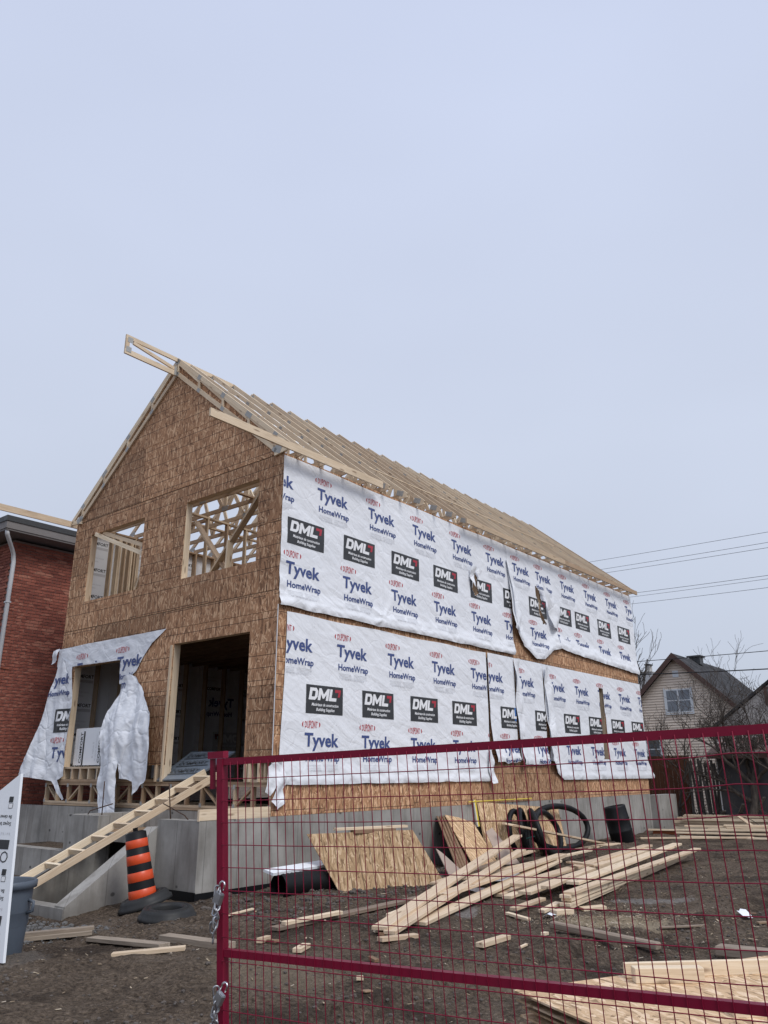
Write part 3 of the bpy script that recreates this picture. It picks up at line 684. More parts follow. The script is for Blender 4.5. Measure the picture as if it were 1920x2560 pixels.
# jamb studs of the torn window slots in the side wall
for y in (12.36, 12.70): stud((-.07, y, .9), (-.07, y, 2.9), wd=.14, th=.038, mt='lumber')
for y in (5.92, 6.28, 8.96, 9.54): stud((-.07, y, 4.1), (-.07, y, 5.4), wd=.14, th=.038, mt='lumber')
board('stud', (-.10, 9.05, 4.25), (-.10, 9.45, 5.15), .14, .038, 'lumber', house, (1, 0, 0))
# upstairs partition and braces
for i in range(14): stud((-3.9, .9+i*.55, 3.57), (-3.9, .9+i*.55, 5.95), wd=.09, th=.038)
board('top_plate', (-3.9, .85, 5.97), (-3.9, 8.4, 5.97), .09, .038, 'lumber_frame', house)
for i in range(8): stud((-6.5+i*.42, 6.2, 3.57), (-6.5+i*.42, 6.2, 5.95), wd=.038, th=.09)
board('brace', (-2.70, .25, 5.35), (-1.7, .35, 4.1), .038, .14, 'lumber_frame', house, (0, 1, 0)); board('brace', (-2.35, .30, 4.05), (-.62, .2, 5.62), .038, .13, 'lumber_frame', house, (0, 1, 0))
board('brace', (-1.62, .22, 4.15), (-1.60, .22, 4.75), .04, .13, 'lumber', house, (0, 1, 0))
board('brace', (-5.86, -.03, 5.64), (-4.11, .10, 4.90), .038, .085, 'lumber', house); board('brace', (-5.70, .06, 5.66), (-4.11, .16, 5.08), .038, .085, 'lumber', house)
for q in (-5.95, -5.80, -5.42, -5.30, -4.9): stud((q, 1.5, 3.57), (q, 1.5, 5.93), wd=.038, th=.09)
board('top_plate', (-6.5, 1.5, 5.96), (-4.0, 1.5, 5.96), .09, .06, 'lumber_frame', house)
board('brace', (-4.42, .12, 4.05), (-4.13, .2, 4.92), .09, .038, 'lumber_frame', house)
# interior downstairs: two dark partitions
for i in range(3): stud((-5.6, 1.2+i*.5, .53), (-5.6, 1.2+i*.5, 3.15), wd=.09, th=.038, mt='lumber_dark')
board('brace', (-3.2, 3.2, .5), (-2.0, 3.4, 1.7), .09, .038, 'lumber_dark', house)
MB().box(-W_+.03, -.3, 9.0, 9.02, .5, 3.3).obj('partition_panel', 'deck_wood', house)

# ---- roof trusses
ANG = math.atan(SL); XE = .22
def zc(x): return 9.12-SL*abs(x-XR)
TH = .089
def chord_mid(x): return zc(x)-TH/2/math.cos(ANG)
def truss(y, gable=False):
    nm = 'roof_truss'
    if gable:
        t = board(nm, (XR, y, chord_mid(XR)), (XE, y, chord_mid(XE)), .038, TH, 'lumber', house, (0, 0, 1))
    else:
        t = board(nm, (-W_-.02, y, 6.09), (.02, y, 6.09), .038, TH, 'lumber_frame', house)
    inv = t.matrix_basis.inverted()
    def sub(n, a, b, mt='lumber', wd=.038, th=TH, up=(0, 0, 1)):
        o = board(n, a, b, wd, th, mt, t, up); o.matrix_basis = inv @ o.matrix_basis; return o
    XL = 2*XR-XE
    def plate(x, z, ang, s=.09, l=.15):
        a = Vector((x-math.cos(ang)*l/2, y-.0205, z-math.sin(ang)*l/2)); b = Vector((x+math.cos(ang)*l/2, y-.0205, z+math.sin(ang)*l/2))
        sub('gusset_plate', a, b, 'gusset', .0025, s)
    if not gable: sub('top_chord', (XR, y, chord_mid(XR)), (XE, y, chord_mid(XE)))
    sub('top_chord', (XR, y, chord_mid(XR)), (XL, y, chord_mid(XL)))
    if gable:
        dz = .315
        sub('lower_chord', (XR, y, chord_mid(XR)-dz), (-.20, y, chord_mid(-.20)-dz+.02)); sub('lower_chord', (XR, y, chord_mid(XR)-dz), (2*XR+.20, y, chord_mid(-.20)-dz+.02))
        for s in (1, -1):
            prev = XR+s*.02
            for i, fx in enumerate((.02, .80, 1.60, 2.40, 3.15)):
                x = XR+s*fx
                if i: sub('web', (prev+s*.05, y, chord_mid(prev)-.10 if True else 0), (x-s*.02, y, chord_mid(x)-dz+.28 - .06), 'lumber', .036, .06)
                sub('web', (x, y, chord_mid(x)-dz+.05), (x, y, chord_mid(x)-.05), 'lumber', .038, .06, (1, 0, 0))
                a_ = -ANG*s
                plate(x, chord_mid(x)-.02, a_ if s > 0 else ANG, .10, .13 if i != 3 else .2); plate(x, chord_mid(x)-dz, a_ if s > 0 else ANG, .08, .12)
                prev = x
            sub('heel_block', (XR+s*3.15, y, 6.055), (XR+s*3.56, y, 6.10), 'lumber', .038, .085)
            plate(XR+s*3.24, 6.12, R(-25)*s, .13, .18)
    else:
        sub('web', (XR, y, 6.13), (XR, y, 9.0), 'lumber', .036, .085, (1, 0, 0))
        for s in (1, -1):
            sub('web', (XR+s*.1, y, 6.15), (XR+s*1.25, y, chord_mid(XR+s*1.25)-.05), 'lumber', .036)
            sub('web', (XR+s*1.9, y, 6.13), (XR+s*1.25, y, chord_mid(XR+s*1.25)-.05), 'lumber', .036)
            sub('web', (XR+s*1.9, y, 6.13), (XR+s*2.3, y, chord_mid(XR+s*2.3)-.05), 'lumber', .036)
            plate(XR+s*1.27, chord_mid(XR+s*1.27)-.02, -ANG*s, .06, .12); plate(XR+s*2.3, chord_mid(XR+s*2.3)-.02, -ANG*s, .055, .09)
            plate(XR+s*3.42, 6.16, -R(22)*s, .11, .18)
            sub('tail_block', (XR+s*3.36, y, 6.06), (XR+s*3.59, y, 6.08), 'lumber', .038, .06)
        plate(XR, 9.0, 0, .08, .12); plate(XR, 6.1, 0, .1, .2)
truss(-.022, True)
ys_t = [.30+.6*i for i in range(26)]
for y in ys_t: truss(min(y, L_-.03))
# ridge outrigger truss sticking out of the gable
rb = board('ridge_outrigger', (XR-.03, -1.30, 9.075), (XR-.03, 1.5, 9.075), .038, .089, 'lumber', house); inv = rb.matrix_basis.inverted()
def rsub(n, a, b, mt='lumber', wd=.038, th=.089, up=(0, 0, 1)):
    o = board(n, a, b, wd, th, mt, rb, up); o.matrix_basis = inv @ o.matrix_basis
rsub('bottom_chord', (XR-.03, -1.30, 8.745), (XR-.03, -.05, 8.745), th=.11); rsub('end_block', (XR-.03, -1.255, 8.80), (XR-.03, -1.255, 9.03), up=(0, 1, 0)); rsub('web', (XR-.03, -1.12, 9.00), (XR-.03, -.08, 8.84), th=.07)
for yy, zz in ((-1.20, 9.02), (-1.22, 8.80)): rsub('gusset_plate', (XR-.008, yy-.06, zz), (XR-.008, yy+.06, zz), 'gusset', .003, .12)
rsub('gusset_plate', (XR-.008, -.10, 8.80), (XR-.008, -.02, 8.80), 'gusset', .003, .2)
# sub-fascia boards
board('fascia_board', (.235, -1.86, 6.065), (.235, 2.47, 6.065), .038, .14, 'lumber', house)
board('fascia_board', (2*XR-.235, -2.6, 6.09), (2*XR-.235, .3, 6.09), .038, .14, 'lumber', house)
board('fascia_board', (.235, 5.5, 6.075), (.235, 10.4, 6.075), .038, .12, 'lumber_frame', house); board('fascia_board', (.235, 10.41, 6.072), (.235, 15.45, 6.072), .038, .12, 'lumber_frame', house)
# lateral braces over the chords
board('brace', (-.55, 3.0, zc(-.55)+.02), (-1.1, 12.5, zc(-1.1)+.02), .019, .02, 'lumber', house); board('brace', (-2.2, 1.0, zc(-2.2)-.13), (-2.2, 15.2, zc(-2.2)-.13), .019, .06, 'lumber', house)
board('brace', (-1.2, .3, 6.15), (-1.2, 9, 6.15), .09, .038, 'lumber_frame', house); board('brace', (-2.5, .3, 6.15), (-2.5, 9, 6.15), .09, .038, 'lumber_frame', house)
board('brace', (-4.9, .3, 6.15), (-4.9, 9, 6.15), .09, .038, 'lumber_frame', house)

# ---- house wrap on the side wall
def d0(u, v): return .016+.010*noise.noise(Vector((u*.9, v*.9, 1)))+.006*noise.noise(Vector((u*2.4+v*1.5, v*2.2-u*.8, 4)))
def cloth(u, v, a=1.): return a*(.03*noise.noise(Vector((u*1.6, v*.8, 9)))+.014*noise.noise(Vector((u*5, v*2.2, 2)))+.007*abs(noise.noise(Vector((u*11, v*9, 6)))))
def hem(u, v, zb, hgt=.36, amp=.085):
    t = max(0., min(1., (v-zb)/hgt)); return amp*math.sin(math.pi*(1-t))**1*(.55+.45*noise.noise(Vector((u*1.1, 2, 3))))*(1-t*.4)*(.5+.5*math.cos(math.pi*t)) + amp*.35*(1-t) + (1-t)*(.022-.040*abs(noise.noise(Vector((u*4, v*6, 3))))-.014*abs(noise.noise(Vector((u*10, v*12, 8))))) - .02*math.exp(-((t-.42)/.10)**2)*(1-t)
def zbA(u): return 3.29+.02*noise.noise(Vector((u*2, 0, 0)))-.02*math.exp(-((u-2.6)/.25)**2)
def dA(u, v):
    e = d0(u, v)+hem(u, v, 3.29)
    e += .016*math.exp(-((u-2.72)/.03)**2)                       # a tight vertical lap
    rr_ = math.hypot(u-2.72, (v-3.45)*1.2); th_ = math.atan2(v-3.45, u-2.72)
    e += .030*math.exp(-rr_/.55)*max(0, math.cos(th_*7))          # folds fanning out of the gathered hem
    e += .05*sst(7.35, 7.68, u)*(1-sst(3.6, 5.6, v))*.5
    r2 = math.hypot(u-.05, (v-3.7)); e += .02*math.exp(-r2/.5)*math.cos(14*r2)
    return max(.004, e)
def ks(start, n, per=1.4455): return [start+per*i for i in range(n)]
marksA = [(W_TY, u, 5.395) for u in ks(.85-1.4455, 6)]+[(W_DML, u, 4.40) for u in ks(.13, 6)]+[(W_TY, u, 3.87) for u in ks(.12, 6)]
hA = [(6.02, 5.08), (6.12, 5.02), (6.24, 4.92), (6.18, 4.80), (6.26, 4.52), (6.10, 4.46), (5.98, 4.60), (6.04, 4.80), (5.96, 4.95)]
sheet('house_wrap', house, -.012, 7.68, zbA, lambda u: 5.985+.012*math.sin(u*2), dA, 'side', marksA, [hA], right=lambda v: .10*sst(3.3, 5.5, v)*math.sin(v*3)*.5)
# second sheet, loose at its near edge
ptB = [(7.5, 3.95), (7.85, 3.86), (8.2, 3.55), (8.75, 3.30), (9.2, 3.34), (9.7, 3.62), (10.2, 3.72), (11, 3.66), (15.45, 3.50)]
def zbB(u): return lerp_tab(ptB, u)+.02*noise.noise(Vector((u*3, 1, 0)))
def dB(u, v):
    zb_ = zbB(u); e = d0(u, v)+.006+hem(u, v, zb_, .42, .10)+cloth(u, v, .35*sst(9.8, 8.2, u))
    e += .10*sst(8.0, 7.6, u)*sst(5.6, 4.4, v)+.05*math.exp(-((u-9.95)/.10)**2)*sst(5.6, 4.2, v)
    return max(.008, e)
marksB = [(W_TY, u, 5.395) for u in (7.87, 9.05, 10.45, 11.92, 13.40, 14.87)]+[(W_DML, u, 4.40) for u in (8.61, 10.06, 11.21, 12.68, 14.13)]+[(W_TY, u, 3.87) for u in (8.60, 9.98, 11.15, 12.62, 14.08)]
hB = [(9.02, 5.22), (9.20, 5.10), (9.28, 4.85), (9.22, 4.6), (9.50, 4.26), (9.30, 4.25), (9.12, 4.5), (9.10, 4.8), (8.98, 5.0)]
sheet('house_wrap', house, 7.60, 15.41, zbB, lambda u: 5.985, dB, 'side', marksB, [hB], keep=lambda u, v: v > zbB(u)+(.30 if u > 10.1 else .10))
# lower storey sheets
def zbL(u): return .455+.015*noise.noise(Vector((u*2, 5, 0)))
def dL(u, v): return max(.004, d0(u+31, v)+hem(u, v, .45, .38, .05)+cloth(u, v, .5*sst(5.9, 6.4, u)*sst(2.2, .6, v)))
marksL = [(W_TY, u, 2.595) for u in ks(1.44-1.4455, 5)]+[(W_DML, u, 1.58) for u in ks(.69-1.4455, 6)]+[(W_TY, u, 1.055) for u in ks(.68, 5)]
sheet('house_wrap', house, .19, 6.44, zbL, lambda u: 3.205+.01*math.sin(u*3), dL, 'side', marksL, left=lambda v: -.06*sst(2.6, .8, v))
def strip(u0, u1, zb0, marks, seed, am=.5):
    def zb(u): return zb0+.05*noise.noise(Vector((u*4, seed, 0)))
    def dd(u, v): return max(.006, d0(u+seed, v)+.012+hem(u, v, zb0, .4, .10)+cloth(u+seed, v, am)*sst(3.1, 1.6, v)+.09*sst(1.9, .7, v)*sst(u0+.35, u0, u))
    return sheet('house_wrap', house, u0, u1, zb, lambda u: 3.215, dd, 'side', marks)
strip(6.50, 7.66, .84, [(W_TY, 6.30, 2.595), (W_DML, 6.94, 1.58), (W_TY, 6.94, 1.055)], 11)
strip(7.71, 9.08, .80, [(W_TY, 7.76, 2.595), (W_DML, 8.56, 1.58), (W_TY, 8.50, 1.055)], 23)
ptD = [(9.1, .92), (9.45, .62), (9.8, .45), (15.5, .44)]
def zbD(u): return lerp_tab(ptD, u)
def dD(u, v): return max(.006, d0(u+57, v)+hem(u, v, zbD(u), .42, .07)+cloth(u, v, .6*sst(10.2, 9.3, u))+.10*sst(9.55, 9.1, u)*sst(3.1, 2.0, v))
marksD = [(W_TY, u, 2.595) for u in (9.42, 10.84, 12.29, 13.74, 15.18)]+[(W_DML, u, 1.58) for u in (10.11, 11.56, 13.03, 14.48)]+[(W_TY, u, 1.055) for u in (10.11, 11.56, 13.03, 14.48)]
sheet('house_wrap', house, 9.11, 15.46, zbD, lambda u: 3.215, dD, 'side', marksD, [[(12.37, .96), (12.69, .96), (12.66, 2.87), (12.36, 2.86)]], right=lambda v: .35*sst(1.1, .4, v), keep=lambda u, v: u > 9.42)
MB().box(.03, .036, 7.56, 7.64, 1.75, 2.05).obj('tape_patch', 'blue_tape', house)
# curled flaps beside the tears, crumpled scraps of wrap and the loose cloth around the ground-floor window
def drape(name, poly, disp, plane, step=.05, marks=(), mat='wrap_loose', parent=house):
    xs = [p[0] for p in poly]; ys = [p[1] for p in poly]; pts = []; n = len(poly)
    for i in range(n):
        a, b = poly[i], poly[(i+1) % n]; m = max(1, int(math.dist(a, b)/step))
        for q in range(m): pts.append((a[0]+(b[0]-a[0])*q/m, a[1]+(b[1]-a[1])*q/m))
    nb = len(pts); y = min(ys); row = 0
    while y < max(ys):
        x = min(xs)+(step/2 if row % 2 else 0)
        while x < max(xs):
            if inpoly(x, y, poly) and min((x-p[0])**2+(y-p[1])**2 for p in pts[:nb]) > (step*.5)**2: pts.append((x, y))
            x += step
        y += step*.87; row += 1
    r = delaunay_2d_cdt([Vector(p) for p in pts], [], [list(range(nb))], 1, 1e-7)
    def P(u, v, e=0.):
        d = disp(u, v)+e; return (d, u, v) if plane == 'side' else (u, -d, v)
    mb = MB(); mb.v = [P(p[0], p[1]) for p in r[0]]
    for f in r[2]:
        a, b, c = (r[0][i] for i in f[:3])
        mb.f.append(tuple(f) if (b[0]-a[0])*(c[1]-a[1])-(b[1]-a[1])*(c[0]-a[0]) > 0 else tuple(f)[::-1]); mb.mi.append(0)
    o = mb.obj(name, mat, parent, smooth=True)
    pm = MB()
    for grp, mu, mv in marks:
        for mi, tr in grp:
            pm.cur = mi
            for t in split(shift(tr, mu, mv), .045):
                if all(inpoly(p[0], p[1], poly) for p in t): pm.add([P(p[0], p[1], _lv[mi]+.002) for p in t], [(0, 1, 2)])
    if pm.f: pm.obj('printed_lettering', PRINT_MATS, o)
    return o
def fl(a, amp=.07, s=5.): return lambda u, v: .03+a+amp*(.5+noise.noise(Vector((u*s, v*s*.6, 3))))
drape('torn_flap', [(5.86, 5.10), (6.02, 5.12), (6.0, 4.85), (6.02, 4.62), (5.92, 4.66), (5.84, 4.86)], fl(.02, .10, 6), 'side', .03)
drape('torn_flap', [(6.04, 5.14), (6.28, 5.08), (6.25, 4.95), (6.12, 5.02)], fl(.02, .08, 7), 'side', .03)
drape('torn_flap', [(9.0, 5.3), (9.3, 5.25), (9.5, 4.9), (9.95, 4.8), (10.0, 4.15), (9.66, 4.2), (9.45, 4.7), (9.3, 5.0)], fl(.06, .12, 3), 'side', .04)
drape('torn_flap', [(7.52, 5.6), (7.66, 5.65), (7.85, 4.6), (7.98, 3.95), (7.78, 3.80), (7.70, 4.3), (7.66, 4.9)], lambda u, v: .06+.10*sst(5.6, 4.3, v)+.05*noise.noise(Vector((u*6, v*3, 3))), 'side', .035)
drape('torn_flap', [(6.30, 1.1), (6.43, 1.15), (6.48, .75), (6.55, .42), (6.36, .40), (6.26, .7)], fl(.02, .08, 6), 'side', .03)
drape('torn_flap', [(-.12, .72), (.14, .90), (.22, .62), (.30, .50), (.22, .40), (.26, .20), (.10, .10), (-.02, .22), (.06, .45), (-.05, .30), (-.16, .36)], lambda u, v: .05+.06*noise.noise(Vector((u*7, v*5, 3))), 'side', .03)
drape('torn_flap', [(7.62, 3.2), (7.78, 3.2), (7.96, 2.3), (7.9, 1.0), (7.72, .82), (7.64, 1.6)], lambda u, v: .08+.08*noise.noise(Vector((u*5, v*2, 3))), 'side', .035)
drape('torn_flap', [(9.10, 3.18), (9.24, 3.2), (9.5, 2.6), (9.52, 1.4), (9.42, .85), (9.16, .9), (9.08, 1.8)], lambda u, v: .09+.09*noise.noise(Vector((u*4, v*1.6, 8))), 'side', .04)
# front window wrap
def dF(u, v): return .022+.014*noise.noise(Vector((u*2, v*2, 1)))+.008*noise.noise(Vector((u*6+v*3, v*6, 4)))
drape('house_wrap', [(-6.80, 3.20), (-5.6, 3.22), (-4.4, 3.22), (-3.0, 3.23), (-3.42, 3.0), (-3.66, 2.78), (-3.85, 2.52), (-4.02, 2.42), (-4.28, 2.30), (-4.40, 2.30), (-4.42, 2.77), (-5.3, 2.78), (-6.13, 2.785), (-6.36, 2.78), (-6.80, 2.82)], dF, 'front', .05,
      [(W_TY, -5.98, 2.62), (W_TY, -4.52, 2.62)], mat='wrap')
def dLeft(u, v): return .05+.35*sst(2.6, .6, v)*sst(-6.2, -7.2, u)*.5+.05*noise.noise(Vector((u*3.5, v*1.2, 5)))-.04*abs(noise.noise(Vector((u*5+v, v*3, 6))))*sst(2.4, 1.0, v)+.012*noise.noise(Vector((u*9, v*4, 6)))
drape('house_wrap', [(-6.72, 3.05), (-6.10, 2.78), (-6.02, 2.0), (-6.02, 1.2), (-6.02, .60), (-6.20, .52), (-5.90, .16), (-5.98, .14), (-6.40, .50), (-6.9, .56), (-7.20, .58), (-7.46, .63), (-7.40, .85), (-7.24, 1.06), (-7.14, 1.40), (-7.03, 1.73), (-6.95, 2.19), (-6.80, 2.62)], dLeft, 'front', .05,
      [([(0, T_TY), (0, T_HW)], -6.98, 2.44), (W_DML, -6.55, 1.45), ([(0, T_TY), (1, T_DP)], -6.50, .95)])
drape('torn_flap', [(-6.95, 3.18), (-6.72, 3.21), (-6.74, 2.96), (-6.98, 2.88)], lambda u, v: .07+.05*noise.noise(Vector((u*6, v*5, 2))), 'front', .03)
def dRight(u, v):
    b = .05+.17*sst(2.3, 1.2, v)
    return b+.03-.055*abs(noise.noise(Vector((u*2.6+v*.7, v*1.1-u, 15))))-.035*abs(noise.noise(Vector((u*4-v*2, v*3+u*1.5, 25))))+.075*noise.noise(Vector((u*2.6, v*.6, 5)))+.022*noise.noise(Vector((u*6+v*2, v*1.4, 6)))-.012*abs(noise.noise(Vector((u*9, v*7, 1))))
drape('house_wrap', [(-4.26, 2.42), (-4.02, 2.46), (-3.87, 2.41), (-3.52, 2.10), (-3.08, 1.68), (-2.95, 1.13), (-2.92, .75), (-2.95, .53), (-3.15, .45), (-3.36, .27), (-3.42, .50), (-3.60, .54), (-3.79, .55), (-3.84, .84), (-3.88, .60), (-3.80, -.02), (-3.93, -.12), (-4.15, -.08), (-4.36, -.06), (-4.46, .15), (-4.52, .39), (-4.53, .95), (-4.60, 1.46), (-4.54, 1.79), (-4.34, 2.13)], dRight, 'front', .028,
      [([(0, fit(text2d('m', .15, .002), 0, .16, 0))], -4.28, 2.20)])
# black and white foam board behind the ground-floor window, print running upwards
fb = MB().box(-6.05, -4.4, .165, .19, .80, 1.52).obj('foam_panel', 'foam_white', house)
pm = MB()
for i, u in enumerate((-5.72, -5.05, -4.5)):
    for mi, tr in ((2, rect2d(-.04, .62, -.03, .03)), (2, shift(fit(text2d('COMFORT', .12, .003), 0, .60, 0), 0, .06)), (4, shift(fit(text2d('Be clever. Build better.', .05), 0, .5, 0), .05, .22)), (4, shift(fit(text2d('R value 5', .05), 0, .3, 0), .1, .32))):
        pm.cur = mi
        for t in tr: pm.add([(u-p[1]*.9, .162, .84+p[0]) for p in t], [(0, 1, 2)])
pm.obj('printed_lettering', PRINT_MATS, fb)
# metal corner strip and thin drip line
MB().tube([(.012, -.018, .5), (.012, -.018, 3.3)], .008, 6).obj('corner_strip', 'trim_white', house)

# ------------------------------------------------------------------ things on the lot
def lum(name, a, b, wd, th, label, cat='lumber', mat='lumber', group=None, up=(0, 0, 1), lift=True, bev=.003):
    """a loose piece of lumber lying from a to b (x, y[, z above ground])"""
    def P(q):
        z = (q[2] if len(q) > 2 else 0.); return Vector((q[0], q[1], gh(q[0], q[1])+z+th/2+.010 if lift else z))
    o = board(name, P(a), P(b), wd, th, mat, None, up, bev); return tag(o, label, cat, group)

# wooden ladder up to the door opening
A = Vector((-1.31, .0, .60)); dvec = (Vector((-2.2, -3.2, -1.15))-Vector((-1.31, 0, .64))); dn = dvec.normalized()
lad = thing('wooden_ladder', 'site-built wooden ladder leaning from the ground up to the door opening', 'ladder', (-2.4, -3.5, -1.25))
inv = Matrix.Translation((2.4, 3.5, 1.25))
def lsub(n, a, b, wd, th, mt, up=(0, 0, 1)):
    o = board(n, a, b, wd, th, mt, lad, up, .003); o.matrix_basis = inv @ o.matrix_basis
off = Vector((-.46, 0, 0)); up_ = Vector((0, -.48, .87))
for s in (0, 1): lsub('rail', A+off*s-dn*.12, A+off*s+dn*3.95, .040, .105, 'lumber', (0, 0, 1))
for i in range(11):
    c = A+dn*(.10+.36*i)+Vector((0, 0, .005)); lsub('rung', c+off*.05, c+off*.95, .038, .085, 'lumber', up_)
# foil-faced board lying in the doorway
fo = thing('foil_insulation_board', 'silver foil-faced insulation board propped on the door sill', 'board', (-2.2, .2, .51))
ang = MB(); ang.hexa([(-.83, -.19, -.01), (.30, -.21, .02), (.72, .32, .46), (-.60, .42, .48), (-.83, -.205, .015), (.30, -.225, .045), (.72, .305, .485), (-.60, .405, .505)]); fp = ang.obj('panel', 'foil_board', fo)
pm = MB(); 
e1 = Vector((1.13, -.02, .03)).normalized(); e0 = Vector((-.83, -.212, .018)); e2 = Vector((.23, .61, .49)).normalized()
for i in range(3):
    for mi, tr in ((2, fit(text2d('COMFORT', .15, .003), 0, .8, 0)), (2, shift(rect2d(0, .9, 0, .03), 0, -.08)), (4, shift(fit(text2d('Be clever. Build better.', .05), 0, .7, 0), 0, .14))):
        pm.cur = 2
        for t in tr: pm.add([e0+e1*(.12+p[0]+.05*i)+e2*(.62-.22*i+p[1]*.6)+Vector((0, -.006, .004)) for p in t], [(0, 1, 2)])
pm.obj('printed_lettering', PRINT_MATS, fp)

# traffic drum leaning on the stairwell wall, rubber ring bases
def ring_mesh():
    mb = MB(); mb.lathe([(.20, .015), (.20, .075), (.215, .10), (.25, .10), (.27, .085), (.29, .10), (.32, .095), (.345, .07), (.36, .04), (.385, .03), (.39, 0), (.37, 0), (.20, .0), (.20, .015)], 28); return mb
dr = thing('traffic_drum', 'black and orange banded traffic drum leaning against the concrete stairwell wall', 'traffic drum', (-.28, -1.98, -.95), Vector((-.10, .02, 1)).to_track_quat('Z', 'Y').to_euler())
dr.rotation_euler = (R(7), R(-10), 0); dr.scale = (.84, .84, .80)
prof = lambda z: .212-.048*z
zz = [0, .03, .035, .19, .20, .33, .34, .48, .49, .62, .63, .76, .77, .89, .90, 1.0]
bands = [(.02, .165, 'drum_orange'), (.165, .29, 'drum_black'), (.29, .435, 'drum_orange'), (.435, .555, 'drum_black'), (.555, .70, 'drum_orange'), (.70, .81, 'drum_black'), (.81, .94, 'drum_orange'), (.94, 1.06, 'drum_black')]
body = MB().lathe([(prof(0), 0), (prof(.5), .5), (prof(1.05), 1.05), (.10, 1.075), (0.0, 1.075)], 32).obj('body', 'drum_black', dr, True)
for z0, z1, m in bands:
    if m == 'drum_orange':
        e = .004; MB().lathe([(prof(z0)+.001, z0), (prof(z0)+e, z0+.004), (prof(z1)+e, z1-.004), (prof(z1)+.001, z1)], 32).obj('reflective_band', m, dr, True)
MB().box(-.05, .05, -.012, .012, 1.075, 1.13).obj('handle', 'drum_black', dr)
o = ring_mesh().obj('rubber_ring', 'rubber', None, True, (-.18, -2.0, -1.0), (R(9), R(-14), .4)); tag(o, 'tilted ribbed rubber ring base under the traffic drum', 'rubber ring', 'drum ring bases'); o.scale = (.90, .90, 1.25)
o = ring_mesh().obj('rubber_ring', 'rubber', None, True, (.72, -2.32, gh(.72, -2.32)-.01), (R(3), R(2), .1)); tag(o, 'empty round rubber ring base lying flat in the dirt beside the drum', 'rubber ring', 'drum ring bases'); o.scale = (.90, .90, 1.25)

# white foam insulation board and trash container at the left edge
fm = thing('foam_insulation_board', 'white foam insulation board with upside-down print and a slanted cut top', 'insulation board', (1.64, -4.76, gh(1.64, -4.76)))
mb = MB(); mb.prism([(-1.2, 0, 0), (-.06, 0, 0), (-.30, 0, 1.66), (-1.2, 0, 1.09)], (0, .03, 0)); 
fmp = mb.obj('panel', 'foam_white', fm)
pm = MB()
unit = [(2, rect2d(0, .06, -.055, 0)), (2, rect2d(0, .06, -.11, -.062)), (3, rect2d(.005, .055, -.106, -.066)), (2, poly2d([(.014, -.088), (.03, -.07), (.046, -.088), (.034, -.088), (.034, -.10), (.026, -.10), (.026, -.088)])),
        (2, shift(fit(text2d('Be clever. Build better.', .05, .0006), 0, .42, 0), 0, -.205)), (2, shift(fit(text2d('Soyez brillants.', .05, .0006), 0, .30, 0), 0, -.262)), (4, shift(fit(text2d('R-4 1 R-5 0 CAN/ULC S701', .03), 0, .4, 0), 0, -.355)),
        (2, rect2d(0, .22, -.485, -.40)), (2, shift(fit(text2d('OS', .12, -.0006), 0, .18, 0), 0, -.605))]
for i in range(3):
    z = 1.44-i*.66
    for mi, tr in unit:
        pm.cur = mi
        h_ = -bbox2(tr)[2]-(bbox2(tr)[3]-bbox2(tr)[2])
        ymid = (bbox2(tr)[2]+bbox2(tr)[3])/2
        for t in tr:
            q = [(-.14*(z+ymid)-.135-p[0], -.0012-_lv[mi]*.3, z+2*ymid-p[1]) for p in t]
            if all(.02 < p[2] < 1.02+(p[0]+1.2)*.62 and p[0] > -1.18 for p in q): pm.add(q, [(0, 1, 2)])
pm.obj('printed_lettering', PRINT_MATS, fmp)
fm.rotation_euler = (R(-4), 0, R(12))
bn = thing('trash_container', 'round blue-grey plastic trash container standing behind the foam board', 'trash can', (.92, -4.52, gh(.9, -4.5)-.02))
MB().lathe([(0, 0), (.235, 0), (.245, .03), (.27, .35), (.285, .62), (.285, .66)], 32).obj('body', 'bin_plastic', bn, True)
MB().lathe([(.284, .62), (.315, .63), (.318, .69), (.30, .70), (.282, .69), (.27, .3), (.2, .05), (0, .05)], 32).obj('rim', 'bin_plastic', bn, True)
for s in (0, 1):
    a0 = R(35+180*s); MB().tube([(.27*math.cos(a0), .27*math.sin(a0), .40), (.33*math.cos(a0), .33*math.sin(a0), .42), (.33*math.cos(a0), .33*math.sin(a0), .50), (.28*math.cos(a0), .28*math.sin(a0), .52)], .018, 6).obj('handle', 'bin_plastic', bn, True)
pm = MB()
for t in split(fit(text2d('BRUTE', .12, .003), -.17, .17, 0), .05):
    q = []
    for p in t:
        a0 = R(-55)+p[0]/.26; q.append(((.2553+p[1]*.08)*math.cos(a0), (.2553+p[1]*.08)*math.sin(a0), .10+p[1]))
    pm.add(q, [(0, 1, 2)])
pm.obj('printed_lettering', 'print_black', bn)

# weathered planks near the porch
lum('plank', (-.1, -4.35), (.60, -3.25), .14, .045, 'two stacked weathered planks beside the foam board, lower one', mat='lumber_old')
lum('plank', (.0, -4.32, .04), (.58, -3.22, .04), .09, .04, 'thin weathered strip lying on the plank by the gravel', mat='lumber_old')
lum('plank', (.90, -3.44), (2.18, -3.43), .14, .04, 'flat grey weathered plank in front of the rubber ring', mat='lumber_old')
lum('plank', (1.70, -3.08), (2.75, -3.07), .15, .06, 'thick grey weathered plank running behind the red fence post', mat='lumber_old')
lum('stake', (2.02, -3.92), (2.52, -3.44), .09, .038, 'pale pointed wooden stake lying in front of the grey planks', 'stake')
lum('splinter', (1.55, -2.1, .02), (1.40, -1.55, .06), .04, .02, 'long torn pale splinter of wood by the concrete corner', 'wood scrap', group='wood scraps')
lum('wood_block', (2.68, -2.62), (2.55, -2.36), .06, .05, 'small pale offcut block between post and long plank', 'wood scrap')
